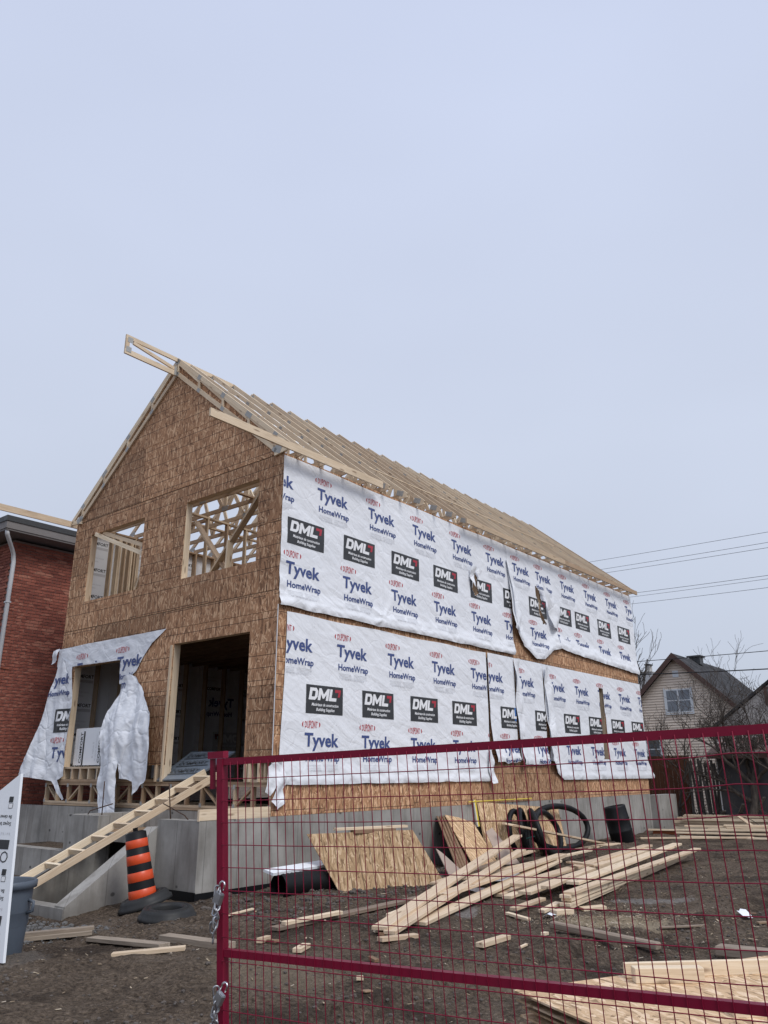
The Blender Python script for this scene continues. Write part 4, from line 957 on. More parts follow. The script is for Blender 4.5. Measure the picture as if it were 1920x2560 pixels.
lum('stake', (3.33, -2.72), (3.20, -2.45), .09, .04, 'short pale stake end with a pointed tip behind the fence mesh', 'stake')
lum('plank', (2.33, -2.08), (2.50, 1.0), .14, .038, 'long weathered plank lying on the dirt in front of the pipe', mat='lumber_old')
lum('lumber_offcut', (2.35, -1.95, .04), (2.50, -1.15, .04), .09, .038, 'fresh pale offcut resting on the near end of the long weathered plank')

# loose pile A (crossing fresh studs)
GA = 'fresh lumber scattered in the crossing pile'
pa = [((3.56, -1.72, .05), (1.1, 5.55, .50), .18, .038, 'pale wide board crossing the loose pile at a steep angle'),
      ((3.68, -1.70, .02), (1.9, 4.3, .30), .14, .038, 'pale board lying under the crossing board'),
      ((2.96, -.80, .0), (2.15, 2.6, .08), .09, .038, 'narrow board at the back of the crossing pile'),
      ((3.50, -.95, .0), (2.25, 4.9, .10), .19, .038, 'broad fresh board on top of the crossing pile'),
      ((3.05, .15, .12), (2.1, 5.4, .20), .19, .038, 'long fresh board resting across the loose pile'),
      ((2.5, 1.4, .15), (1.68, 7.5, .10), .09, .038, 'slender long stud reaching towards the black pipe coil'),
      ((2.2, 1.2, .10), (1.2, 5.9, .15), .14, .03, 'thin board at the edge by the gypsum scrap'),
      ((3.75, -1.95, .0), (3.85, -1.45, .0), .09, .04, 'short offcut at the near tip of the crossing pile'),
      ((2.6, 2.4, .0), (1.5, 6.6, .0), .09, .02, 'thin weathered lath under the crossing pile')]
for a, b, wd, th, lb in pa: lum('lumber_board', a, b, wd, th, lb, group=GA)
# pile B (stacked studs)
dB_ = Vector((-.98, 8.3, 0)).normalized()
for i in range(5):
    j = random.uniform(-.03, .03); lum('lumber_board', (4.36+j, 1.05+random.uniform(-.05, .05), i*.042), (3.48+.05*i, 7.5+.15*i, i*.042+.02), .14, .038, ('bottom', 'second lowest', 'middle', 'second highest', 'top')[i]+' fresh board in the neat stack of five studs', group='fresh studs in the neat stack')
sB = [((4.10, 1.75, .20), (3.22, 8.3, .22), .18, .04, 'top board laid slanting on the neat stack'),
      ((3.58, 1.35, .06), (2.9, 7.5, .15), .19, .04, 'broad board left of the neat stack with a rounded end'),
      ((3.22, 1.75, .12), (2.72, 8.0, .20), .19, .04, 'long board with orange stain left of the neat stack'),
      ((2.95, 4.0, .21), (3.70, 3.45, .25), .14, .03, 'short grey board lying crosswise over the neat stack'),
      ((3.85, 1.45, .16), (3.5, 4.2, .24), .14, .04, 'middle board with square end on the neat stack'),
      ((3.05, 1.55, .0), (2.6, 4.0, .0), .14, .04, 'dark-ended board under the broad board'),
      ((3.30, 1.35, .0), (3.0, 3.4, .0), .14, .04, 'tagged board end poking from the stack')]
for a, b, wd, th, lb in sB: lum('lumber_board', a, b, wd, th, lb, group='fresh boards by the neat stack')
sC = [((3.92, .30, .0), (4.28, .20, .0), .06, .03, 'thin lath at the front of the offcuts'), ((3.90, .48, .02), (3.88, 1.30, .05), .09, .038, 'short board offcut leaning on the offcuts'),
      ((4.15, .75, .0), (4.18, 1.15, .02), .09, .04, 'blocky offcut beside the neat stack'), ((4.38, .62, .0), (4.46, .92, .0), .12, .06, 'short thick offcut at the foot of the neat stack'),
      ((4.42, 1.3, .0), (4.62, 1.55, .0), .14, .04, 'grey offcut under the neat stack end'), ((4.64, -1.46, .0), (4.58, -.82, .0), .09, .045, 'single pale offcut lying alone in front of the piles'),
      ((4.90, -.62, .0), (4.88, -.50, .0), .05, .03, 'tiny chip of wood in bare dirt')]
for a, b, wd, th, lb in sC: lum('lumber_offcut', a, b, wd, th, lb, 'lumber offcut')
lum('fence_post_timber', (4.82, -.26, .035), (6.08, -.44, .035), .10, .07, 'old split grey timber with a broken end lying in the dirt', 'timber', 'lumber_old', bev=.012)
lum('timber', (6.58, -.24, .02), (7.7, -.30, .02), .17, .09, 'thick grey weathered timber near the sheet stack', 'timber', 'lumber_old', bev=.012)
lum('plank', (5.7, .6), (6.0, 1.2), .04, .02, 'thin grey stick in the sawdust', 'stick', 'lumber_old')
for i, (a, b) in enumerate((((6.7, 4.2), (7.3, 4.0)), ((6.8, 3.3), (7.4, 3.1)))): lum('lath', a, b, .03, .02, 'thin pale lath strip on the whitish dirt patch', 'stick', group='laths on the white patch')

# stack of strand-board sheets in the foreground
st = Vector((6.42, -3.78, 0)); ex = Vector((.35, .85, 0)).normalized(); ang0 = math.atan2(.62, .80)
zs = -1.12
for i in range(9):
    mb = MB(); jx, jy = random.uniform(-.03, .03), random.uniform(-.03, .03)
    mb.box(0, 2.44, -2.44*.5, 0, 0, .0115); t_ = zs+.05+i*.047
    o = mb.obj('strand_board_sheet', 'osb_plain', None, False, (6.50+jx, -3.93+jy, t_), (random.uniform(-.004, .004), random.uniform(-.006, .004), R(64+random.uniform(-1.5, 1.5))))
    if i == 8: tag(o, 'top sheet of the strand-board stack behind the red fence', 'board'); TOPZ = t_+.012
    else: tag(o, ('lowest', 'second lowest', 'third lowest', 'fourth lowest', 'fifth lowest', 'sixth lowest', 'seventh lowest', 'second highest')[i]+' sheet in the strand-board stack behind the red fence', 'board', 'sheets in the strand-board stack')
for i in range(4):
    c_, s_ = math.cos(R(40)), math.sin(R(40))
for (px_, py_) in ((.25, -.6), (1.3, -.6), (2.2, -.6)):
    c_, s_ = math.cos(R(64)), math.sin(R(64)); q = Vector((6.50+px_*c_-py_*s_, -3.93+px_*s_+py_*c_, 0))
    a = q+Vector((s_, -c_, 0))*.6; b = q-Vector((s_, -c_, 0))*.6
    o = board('bearer', (a.x, a.y, zs-.02), (b.x, b.y, zs-.02), .09, .09, 'lumber_dark', None, (0, 0, 1), .003); tag(o, 'timber bearer under the strand-board stack', 'timber', 'bearers under the stack')
def onst(a, b, wd, th, lb):
    o = board('lumber_board', (a[0], a[1], TOPZ+.006+th/2), (b[0], b[1], TOPZ+.006+th/2), wd, th, 'lumber', None, (0, 0, 1), .003); tag(o, lb, 'lumber')
onst((6.935, -3.25), (8.35, -1.87), .038, .089, 'long pale stud on edge along the strand-board stack')
onst((7.03, -3.33), (7.38, -3.04), .089, .089, 'short pale stud lying beside the long stud on the stack')
onst((7.74, -3.70), (8.3, -3.25), .13, .05, 'pale board end at the corner of the strand-board stack')

# leaning sheets and things along the foundation
def lean(name, a, b, c, d, th, mat, label, cat='board'):
    """sheet with corners a b (foot) c d (top); local XY lies in the sheet"""
    a, b, c, d = map(Vector, (a, b, c, d)); X = (b-a).normalized(); Nn = X.cross(d-a).normalized(); Y = Nn.cross(X)
    mx = Matrix(((X.x, Y.x, Nn.x, a.x), (X.y, Y.y, Nn.y, a.y), (X.z, Y.z, Nn.z, a.z), (0, 0, 0, 1)))
    def l(p): q = p-a; return (q.dot(X), q.dot(Y), 0)
    o = MB().prism([l(a), l(b), l(c), l(d)], (0, 0, -th)).obj(name, mat); o.matrix_basis = mx; return tag(o, label, cat)
lean('strand_board_sheet', (1.22, .31, -1.05), (1.76, 2.14, -1.05), (1.37, 1.79, -.23), (.83, -.04, -.21), .012, 'osb_sheet', 'large strand-board sheet leaning slanted against the foundation over the black pipe')
lean('strand_board_sheet', (1.15, 3.98, -1.04), (.85, 5.20, -1.03), (.04, 5.75, -.20), (.05, 4.60, -.15), .012, 'osb_sheet', 'smaller strand-board sheet leaning on the foundation beside the gypsum scrap')
lean('strand_board_sheet', (.30, 5.7, -1.05), (.45, 8.9, -1.05), (.04, 9.0, -.22), (.04, 5.8, .05), .012, 'osb_sheet', 'strand-board sheet standing behind the black pipe coil')
for i in range(4):
    lean('old_plywood', (1.25-.03*i, 3.3+.13*i, -1.04), (1.05-.03*i, 3.75+.13*i, -1.04), (.04, 4.65+.1*i, -.20), (.04, 4.35+.1*i, -.16), .018, 'lumber_dark', 'old dark plywood strip leaning in a bundle beside the strand board')['group'] = 'bundle of old plywood strips'
lean('gypsum_scrap', (1.40, 2.80, -1.04), (1.32, 3.40, -1.04), (1.05, 3.05, -.66), (1.0, 2.95, -.60), .012, 'gypsum', 'triangular tan gypsum scrap standing beside the large leaning sheet')
lean('gypsum_scrap', (.95, 5.15, -1.04), (1.12, 5.56, -1.04), (.35, 5.8, -.48), (.38, 5.55, -.50), .012, 'gypsum', 'bigger tan gypsum scrap leaning in front of the pipe coil')
o = lean('gypsum_scrap', (1.65, 2.0, -1.04), (1.60, 2.25, -1.04), (1.45, 2.28, -.92), (1.45, 2.02, -.92), .012, 'gypsum_edge', 'small pale gypsum bit at the corner of the large sheet')
# timbers on the ledge above the big sheet
lum('lumber_offcut', (.18, 1.62, 0), (.16, 3.05, 0), .09, .038, 'short stud lying on the top edge of the leaning sheet', lift=False)
for o_ in (bpy.data.objects[-1],) if False else (): pass
q = [o for o in bpy.data.objects if o.get('label', '').startswith('short stud lying on the top edge')][0]; q.matrix_basis = basis((.97, .45, -.165), (1.22, 1.78, -.18))[0]
o = board('lumber_offcut', (1.05, .72, -.21), (1.18, 1.55, -.225), .12, .05, 'lumber_dark', None, (0, 0, 1), .003); tag(o, 'darker board under the short stud on the sheet edge', 'lumber offcut')
# yellow spirit level, pole
o = MB().box(-.03, .03, -.012, .012, 0, .52).obj('spirit_level', 'yellow_plastic', None, False, (.10, 5.72, -.42), (R(-6), R(-4), R(80))); tag(o, 'yellow level standing against the foundation', 'level')
MB().box(-.031, -.02, -.014, .014, .0, .52).obj('edge', 'foam_white', o)
o = MB().tube([(.06, 5.45, .06), (.05, 8.1, .06)], .012, 6).obj('yellow_pole', 'yellow_plastic'); tag(o, 'thin yellow pole lying along the foundation ledge', 'pole')
o = board('lumber_board', (.95, 5.75, -.38), (1.08, 9.45, -.93), .14, .038, 'lumber', None, (0, 0, 1), .003); tag(o, 'long pale board threaded through the black pipe coil', 'lumber')
o = board('lumber_board', (.80, 5.55, -.33), (.90, 6.1, -.42), .09, .038, 'lumber', None, (0, 0, 1), .003); tag(o, 'short pale board end lapping the board in the pipe coil', 'lumber')
for i in range(3): lum('lumber_board', (.85+.1*i, 8.6+.2*i), (1.0+.06*i, 10.1+.05*i, .0), .14, .03, 'pale board lying flat at the foot of the foundation by the barrel', group='boards by the black barrel')
# black pipe roll with a white strip on top
pr = thing('drain_pipe', 'thick black corrugated drain pipe lying by the foundation under the large sheet', 'pipe', (.85, -.45, -.85))
pts = [(0, -.2, -.0), (.15, .6, .0), (.25, 1.3, .0)]
n = 40; path = [Vector((0, -.15, 0)).lerp(Vector((.05, 1.5, 0)), i/n) for i in range(n+1)]
MB().tube(path, [.165+.009*(i % 2) for i in range(n+1)], 20, cap=False).obj('tube', 'black_pipe', pr, True)
MB().tube(path[:3], [.150]*3, 20, cap=False).obj('inner_wall', 'black_plastic', pr, True)
o = board('foam_strip', (.80, -.75, -.66), (.80, .75, -.63), .20, .035, 'foam_white', None, (.2, 0, 1), 0); tag(o, 'white foam strip lying on top of the black drain pipe', 'foam strip')
# coil of big black pipe
ci = thing('pipe_coil', 'looping coil of black corrugated drain pipe standing against the foundation', 'pipe', (.75, 7.62, -1.03))
def loop(c, rx, rz, tilt, yawz, r, n=44, name='loop'):
    pts = []
    for i in range(n):
        a = 2*math.pi*i/n; p = Vector((0, rx*math.cos(a), rz*math.sin(a))); p.rotate(Matrix.Rotation(tilt, 3, 'Y')); p.rotate(Matrix.Rotation(yawz, 3, 'Z')); pts.append(p+Vector(c))
    MB().tube(pts, [r+.005*(i % 2) for i in range(n)], 12, True).obj(name, 'black_pipe', ci, True)
loop((-.22, .85, .47), 1.15, .46, R(-14), R(-6), .062); loop((.08, -.30, .44), .88, .43, R(-20), R(14), .060); loop((.0, -.62, .45), .62, .44, R(-16), R(34), .060); loop((-.18, -.85, .47), .50, .43, R(-10), R(24), .058); loop((-.30, -.95, .47), .44, .41, R(-8), R(10), .055)
MB().tube([(-.05, -1.1, .35), (.1, -.95, .40), (.2, -.8, .36)], .012, 6).obj('strap', 'green_strap', ci, True)
# caulking tube
o = MB().lathe([(0, 0), (.025, 0), (.025, .22), (.008, .235), (.006, .29), (0, .29)], 12).obj('caulking_tube', 'gypsum_edge', None, True, (.92, 5.1, -.95), (R(4), R(3), 0)); tag(o, 'white and red caulking tube standing by the bigger gypsum scrap', 'caulking tube')
MB().lathe([(.0258, .12), (.0262, .13), (.0262, .2), (.0258, .21)], 12).obj('label_band', 'red_plastic', o, True)
# black barrel tilted by the foundation
bl = thing('plastic_barrel', 'tilted black plastic barrel by the far end of the foundation', 'barrel', (.95, 10.95, -1.05), (R(6), R(-9), 0))
MB().lathe([(0, 0), (.25, 0), (.27, .03), (.285, .28), (.295, .30), (.285, .32), (.285, .55), (.295, .57), (.285, .59), (.275, .84), (.27, .88), (.255, .89), (.25, .86), (0, .855)], 32).obj('body', 'black_plastic', bl, True)
for s in (-1, 1): MB().lathe([(0, .857), (.03, .857), (.03, .875), (0, .875)], 10).obj('bung', 'black_plastic', bl, True, (s*.15, 0, 0))
# far lumber pile
GF = 'long studs in the far lumber pile'
for lay in range(5):
    for r_ in range(4):
        j = random.uniform(-.25, .25)
        o = board('lumber_board', (.05+j+.15*lay, 16.5+r_*.16, -.98+lay*.085), (5.2+j, 17.6+r_*.16, -.98+lay*.085), .14, .08 if lay < 4 else .04, 'lumber', None, (0, 0, 1), 0); tag(o, 'long stud in the '+('bottom', 'second', 'third', 'fourth', 'top')[lay]+' layer of the far lumber pile before the brush', 'lumber', GF)
for i, (a, b) in enumerate((((.35, 14.1, .10), (4.4, 15.3, .12)), ((.9, 12.1, .0), (3.2, 13.8, .03)), ((1.3, 13.6, .05), (5.0, 14.9, .05)), ((1.5, 13.3, .0), (5.0, 14.2, .0)), ((1.2, 14.6, .16), (4.6, 15.6, .18)), ((2.4, 14.3, .25), (5.2, 14.6, .30)), ((2.5, 14.0, .22), (5.2, 15.2, .32)), ((2.2, 14.8, .22), (5.0, 15.8, .26)), ((1.6, 15.3, .1), (5.0, 16.2, .1)))):
    lum('lumber_board', a, b, .12, .04, 'loose pale board thrown in front of the far lumber pile', group='loose boards before the far pile')
lum('lumber_board', (2.3, 15.9, .42), (2.9, 14.9, .22), .10, .04, 'short brace leaning on the far lumber pile')
o = MB().box(-.5, .5, -.12, .12, 0, .12).obj('steel_grate', 'orange_rust', None, False, (.9, 14.4, -1.02), (0, 0, .3)); tag(o, 'rusty red metal piece half under the far boards', 'scrap metal')
# small scraps of wood strewn over the lot
for i in range(26):
    x, y = random.uniform(2.2, 7.2), random.uniform(-3.6, 3.6)
    if 2.6 < x < 4.9 and -.5 < y: continue
    a_, L_s = random.uniform(0, 3.14), random.uniform(.05, .22)
    dk = random.random() < .5
    lum('wood_scrap', (x, y), (x+math.cos(a_)*L_s, y+math.sin(a_)*L_s), random.uniform(.025, .07), random.uniform(.008, .03), ('small dark bark-brown' if dk else 'small pale')+' scrap of wood lying loose on the bare dirt', 'wood scrap', 'lumber_dark' if dk else 'lumber', 'dark scraps on the dirt' if dk else 'pale scraps on the dirt')
# plastic sheet scraps and litter
for i, (x, y, s) in enumerate(((2.75, 1.9, .40), (2.2, 3.2, .35), (4.42, .45, .10), (6.35, 1.55, .11), (7.3, 6.3, .15), (3.4, -1.3, .05), (6.9, 6.9, .16))):
    pts = [(x+s*math.cos(a)*random.uniform(.5, 1), y+s*math.sin(a)*random.uniform(.5, 1.2)) for a in [j*.785 for j in range(8)]]
    mb = MB(); mb.v = [(p[0], p[1], gh(*p)+.012+random.uniform(0, .05)) for p in pts]+[(x, y, gh(x, y)+.05)]; mb.f = [(j, (j+1) % 8, 8) for j in range(8)]; mb.mi = [0]*8
    o = mb.obj('plastic_scrap', 'wrap_loose', None, True); tag(o, 'crumpled white scrap of wrap lying on the soil', 'scrap', 'white scraps of wrap on the ground')

# ------------------------------------------------------------------ red temporary fence panel
F0 = Vector((6.10, -6.135, 0)); F1 = Vector((9.08, -5.742, 0)); FD = (F1-F0).normalized(); FL = (F1-F0).length; RISE = .0288; FN = Vector((FD.y, -FD.x, 0))
ZT = .695; HH = 1.83
FENCE_P, FENCE_A, FENCE_B = (6.07004,-6.08605,0.69002), (0.99416,0.10288,0.03252), (0.02654,0.05904,-0.9979)   # top of the near post, along the panel, down the post
fence = thing('construction_fence', 'crimson painted temporary construction fence panel with welded wire mesh', 'fence', (F0.x, F0.y, ZT-HH))
Mf = Matrix(((FD.x, -FD.y, 0, 0), (FD.y, FD.x, 0, 0), (RISE, 0, 1, 0), (0, 0, 0, 1)))
FA, FB = Vector(FENCE_A).normalized(), Vector(FENCE_B).normalized(); FY = FA.cross(FB); ORG = Vector(FENCE_P)+FB*(HH-.018)
fence.matrix_basis = Matrix(((FA.x, FY.x, -FB.x, ORG.x), (FA.y, FY.y, -FB.y, ORG.y), (FA.z, FY.z, -FB.z, ORG.z), (0, 0, 0, 1)))
# local coords: x along panel, y away from camera side, z up from the foot
def bar(n, x0, x1, z0, z1, dy=.016, parent=fence, y0=0): return MB().box(x0, x1, y0-dy, y0+dy, z0, z1).obj(n, 'fence_paint', parent)
bar('post', -.0205, .0205, -.05, HH+.0, .0205); bar('post', FL-.0205, FL+.0205, -.05, HH, .0205)
bar('rail', .022, FL-.022, HH-.035, HH-.001); bar('rail', .022, FL-.022, HH-.925, HH-.892); bar('rail', .022, FL-.022, .06, .09)
hk = bar('connector_hook', -.085, .025, HH+.001, HH+.036, .020); MB().box(-.078, -.056, -.010, .010, HH-.15, HH+.0).obj('pin', 'fence_paint', hk)
x = .075; vm_me = None; random.seed(3)
while x < FL-.03:
    pts = [(x+.0022*noise.noise(Vector((x*50, z_*3, 0))), .0+.003*noise.noise(Vector((x*30, z_*2, 4))), z_) for z_ in [.07+i*(HH-.09)/12 for i in range(13)]]
    MB().tube([(p[0], -.018+p[1]*.3, p[2]) for p in pts], .0021, 6).obj('mesh_wire', 'fence_paint', fence, True); x += .0508
z = HH-.105
while z > .1:
    pts = []
    for i in range(31):
        x = .015+(FL-.03)*i/30; bend = -.012*math.exp(-((x-2.52)/.12)**2)*(1 if HH-.4 < z < HH-.1 else .3) if True else 0
        pts.append((x, -.022, z-bend+.002*noise.noise(Vector((x*3, z*9, 0)))))
    MB().tube(pts, .0021, 6).obj('mesh_wire', 'fence_paint', fence, True); z -= .1045
for x in (.35, 2.6):   # feet, below the picture
    MB().box(x-.03, x+.03, -.35, .35, -.05, .03).obj('foot', 'fence_paint', fence)
def fpt(x, y, z):   # fence local -> world
    return fence.matrix_basis @ Vector((x, y, z))
bpy.context.view_layer.update()
def chain(px_, ztop, n, label):
    p = fpt(px_, -.045, ztop-(ZT-HH) if False else ztop)
    ch = thing('chain', label, 'chain', p, None, 'chains on the fence post')
    for i in range(n):
        pts = []; sw = .012*math.sin(i*1.3)
        for j in range(16):
            a = 2*math.pi*j/16; u = .013*math.cos(a); v = .013*math.sin(a)+(.014 if math.sin(a) > 0 else -.014)
            pts.append((u, 0, v) if i % 2 == 0 else (0, u, v))
        o = MB().tube(pts, .0048, 6, True).obj('link', 'steel', ch, True, (sw, -.004*(i % 3), -i*.040), (R(random.uniform(-15, 15)), R(random.uniform(-15, 15)), R(random.uniform(0, 60))))
    # second fall of the loop beside the first
    for i in range(n-1):
        pts = []
        for j in range(16):
            a = 2*math.pi*j/16; u = .013*math.cos(a); v = .013*math.sin(a)+(.014 if math.sin(a) > 0 else -.014); pts.append((u, 0, v) if i % 2 else (0, u, v))
        MB().tube(pts, .0048, 6, True).obj('link', 'steel', ch, True, (.028-.004*i, -.012, -.015-i*.040), (R(random.uniform(-20, 20)), R(random.uniform(-20, 20)), R(random.uniform(20, 90))))
    return ch
chain(.006, HH-.63, 6, 'grey steel chain hanging below the rail in the middle of the post'); chain(.0, HH-1.07, 8, 'lower grey steel chain around the foot of the fence post')
def padlock(px_, z, tilt, label):
    p = fpt(px_, -.06, z); lk = thing('padlock', label, 'padlock', p, (0, R(tilt), .1))
    bm = bmesh.new(); bmesh.ops.create_cube(bm, size=1)
    for v in bm.verts: v.co = (v.co.x*.048, v.co.y*.026, v.co.z*.055)
    bmesh.ops.bevel(bm, geom=list(bm.edges), offset=.004, segments=2, affect='EDGES'); me = bpy.data.meshes.new('body'); bm.to_mesh(me); bm.free(); me.materials.append(M['steel'])
    link(bpy.data.objects.new('body', me), lk)
    pts = [(-.016, 0, .02), (-.016, 0, .062)]+[(-.0*1+.016*math.cos(a), 0, .062+.018*math.sin(a)) for a in [R(180-20*i) for i in range(1, 9)]]+[(.016, 0, .062), (.016, 0, .045)]
    MB().tube(pts, .0045, 8).obj('shackle', 'chrome', lk, True)
padlock(.032, HH-.66-.055, 160, 'open padlock hooked into the middle fence chain') if False else padlock(.03, HH-.655, 20, 'open padlock hooked into the middle fence chain')
padlock(.035, HH-1.09, 30, 'square steel padlock with open shackle on the lower fence chain')

# ------------------------------------------------------------------ neighbouring brick building
bb = thing('brick_building', 'red brick building with flat dark roof and white downspout beside the new house', 'building', (-8.6, -.5, -1.2))
BX, BY, BZ = -8.6, -.5, -1.2; BH = 7.12
MB().box(-6, -.012, .012, 7, 0, BH).obj('wall', 'mortar', bb)
bme = MB().box(0, .205, 0, .02, 0, .062).mesh('brick', 'brick'); bme2 = MB().box(-.02, 0, 0, .205, 0, .062).mesh('brick', 'brick')
cells = []
nz_ = int(BH/.0745)
for r_ in range(nz_):
    z = .006+r_*.0745; o_ = .108 if r_ % 2 else 0
    for i in range(-1, 22): cells.append(('s', -.0+i*.215+o_, z))
    for i in range(6): cells.append(('f', -.2-.005-i*.215-o_, z))
cam_p = cam.matrix_world.translation
def cw(c):
    return Vector((BX, BY+c[1], BZ+c[2])) if c[0] == 's' else Vector((BX+c[1], BY, BZ+c[2]))
vis = [c for c in cells if not (c[0] == 's' and (c[1] > 2.05 or c[1] < -.01)) and c[2] > 1.2]
vis.sort(key=lambda c: (cw(c)-cam_p).length); pick = set(vis[:290])
rest = MB()
for c in cells:
    if c[0] == 's' and c[1] < -.01:
        rest.box(-.012, .0, .0, c[1]+.205, c[2], c[2]+.062) if c[1]+.205 > .02 else None; continue
    d = random.uniform(-.0025, .0025)
    if c in pick:
        o = bpy.data.objects.new('brick', bme2 if c[0] == 's' else bme); link(o, bb); o.location = (d, c[1], c[2]) if c[0] == 's' else (c[1], d-.008, c[2])
    elif c[0] == 's': rest.box(-.02, d, c[1], c[1]+.205, c[2], c[2]+.062)
    else: rest.box(c[1], c[1]+.205, d-.008, .02, c[2], c[2]+.062)
rest.obj('brickwork', 'brick', bb)['kind'] = 'stuff'
MB().box(-6, .48, -.45, 7.4, BH+.06, BH+.10).obj('soffit', 'soffit', bb)
rf = MB().box(-6, .50, -.47, 7.42, BH+.101, BH+.27).obj('roof', 'soffit', bb); MB().box(-6, .52, -.49, 7.44, BH+.271, BH+.40).obj('roof_edge', 'fascia_dark', rf)
ds = MB().tube([(.42, -.40, BH+.08), (.40, -.38, BH-.02), (.20, -.16, BH-.22), (.075, -.02, BH-.36), (.062, 0.02, BH-.55), (.062, .02, .1)], .05, 8).obj('downspout', 'downspout', bb, True)
for z in (1.6, 3.6, 5.6): MB().box(-.01, .118, -.035, .075, z, z+.03).obj('bracket', 'downspout', ds)
MB().tube([(.02, .35, 4.1), (.02, .1, 4.13), (.02, .05, 4.0), (.02, .06, 2.6), (.03, -.02, 2.2)], .006, 5).obj('cable', 'orange_rust', bb, True)

# ------------------------------------------------------------------ beige house with dark roof
bh = thing('siding_house', 'beige vinyl-sided gable house with dark shingle roof behind the lot', 'house', (-2.4, 26, -1.2))
HW_, AP, ev = 3.1, 6.54, 3.55      # half width, apex height, eave height (local z)
sl = (AP-ev)/HW_
MB().prism([(-HW_, 0.02, 0), (HW_, 0.02, 0), (HW_, 0.02, ev), (0, 0.02, AP), (-HW_, 0.02, ev)], (0, 7.0, 0)).obj('wall', 'siding', bh)
mb = MB(); z = 0.
while z < AP-.15:
    hwz = HW_ if z < ev else max(.05, HW_-(z-ev)/sl)
    hw2 = HW_ if z+.11 < ev else max(.02, HW_-(z+.11-ev)/sl)
    mb.hexa([(-hwz, -.032, z), (hwz, -.032, z), (hwz, .02, z), (-hwz, .02, z), (-hw2, -.002, z+.11), (hw2, -.002, z+.11), (hw2, .02, z+.11), (-hw2, .02, z+.11)]); z += .113
mb.obj('siding_courses', 'siding', bh)['kind'] = 'stuff'
for s in (-1, 1):
    e = HW_+.25; ze = AP-sl*e
    MB().prism([(0, -.25, AP+.04), (s*e, -.25, ze+.04), (s*e, -.25, ze+.17), (0, -.25, AP+.20)], (0, 7.6, 0)).obj('roof', 'shingles', bh)
    MB().prism([(0, -.28, AP-.06), (s*e, -.28, ze-.06), (s*e, -.28, ze+.19), (0, -.28, AP+.22)], (0, .028, 0)).obj('rake_trim', 'trim_brown', bh)
rv = MB().box(-.12, .35, 2.4, 2.9, AP-.05, AP+.30).obj('roof_vent', 'fascia_dark', bh); MB().box(-.2, .43, 2.3, 3.0, AP+.30, AP+.36).obj('cap', 'fascia_dark', rv)
def window(par, x0, x1, z0, z1, two=True, y=-.03, fr='window_frame', pane='curtain'):
    wd = MB().box(x0, x1, y-.02, y+.01, z0, z1).obj('window', fr, par)
    xs = [(x0+.06, (x0+x1)/2-.035), ((x0+x1)/2+.035, x1-.06)] if two else [(x0+.06, x1-.06)]
    zm = z0+(z1-z0)*.52
    for a, b in xs:
        for c, d in ((z0+.06, zm-.02), (zm+.02, z1-.06)):
            MB().box(a, b, y-.0235, y-.0205, c, d).obj('pane', pane, wd)
    for sx in (x0-.055, x1): MB().box(sx, sx+.055, y-.03, y, z0-.03, z1+.05).obj('frame', fr, wd)
    MB().box(x0-.055, x1+.055, y-.045, y, z0-.07, z0-.031).obj('sill', fr, wd)
window(bh, -.56, .55, 4.22, 5.22); window(bh, -1.62, -.98, 2.2, 3.25, False, pane='pane')
MB().box(-.14, .12, -.04, -.02, 5.72, 6.0).obj('gable_vent', 'window_frame', bh)
MB().tube([(2.25, -.06, 0), (2.25, -.06, 3.4)], .05, 6).obj('downspout', 'trim_white', bh)
# pale house with a chimney far behind
ph = thing('pale_house', 'pale rendered house with a capped chimney far behind the beige house', 'house', (-6.8, 34, -1.2))
MB().box(-4.0, .38, 0, 6, 0, 6.98).obj('wall', 'trim_white', ph); MB().box(-4.1, .42, -.05, 6.1, 6.98, 7.03).obj('roof', 'stucco', ph)
ch_ = MB().box(.0, .22, .2, .6, 7.031, 7.40).obj('chimney', 'stucco', ph); MB().box(-.05, .27, .15, .65, 7.40, 7.46).obj('cap', 'fascia_dark', ch_)
# grey stucco house
gr = thing('stucco_house', 'grey stucco gable house at the edge of the lot behind the shed', 'house', (.7, 20, -1.2))
MB().prism([(0, 0, 0), (8, 0, 0), (8, 0, 3.2), (4, 0, 6.05), (0, 0, 3.18)], (0, 5, 0)).obj('wall', 'stucco', gr)
for a, b in (((-.25, 3.03), (4, 6.06)), ((4, 6.06), (8.3, 3.0))): MB().prism([(a[0], -.10, a[1]+.02), (b[0], -.10, b[1]+.02), (b[0], -.10, b[1]+.11), (a[0], -.10, a[1]+.11)], (0, 5.2, 0)).obj('roof', 'shingles', gr)
window(gr, 1.85, 2.6, 4.0, 4.5, False, -.02, 'trim_brown', 'pane')
# shed
sh = thing('garden_shed', 'low dark grey shed with rusted metal roof', 'shed', (1.4, 17.6, -1.2))
MB().box(0, 6, 0, 2.0, 0, 2.42).obj('wall', 'shed_wall', sh)
for i in range(14): MB().prism([(-.2+i*.45, -.35, 2.34), (.235+i*.45, -.35, 2.34), (.235+i*.45, 2.1, 3.02), (-.2+i*.45, 2.1, 3.02)], (0, 0, .025)).obj('roof_panel', 'rust_roof', sh)
MB().box(-.2, 6.2, -.36, -.33, 2.20, 2.335).obj('fascia', 'trim_brown', sh)
MB().box(-.03, .0, -.02, .1, .1, 2.4).obj('corner_trim', 'trim_white', sh)
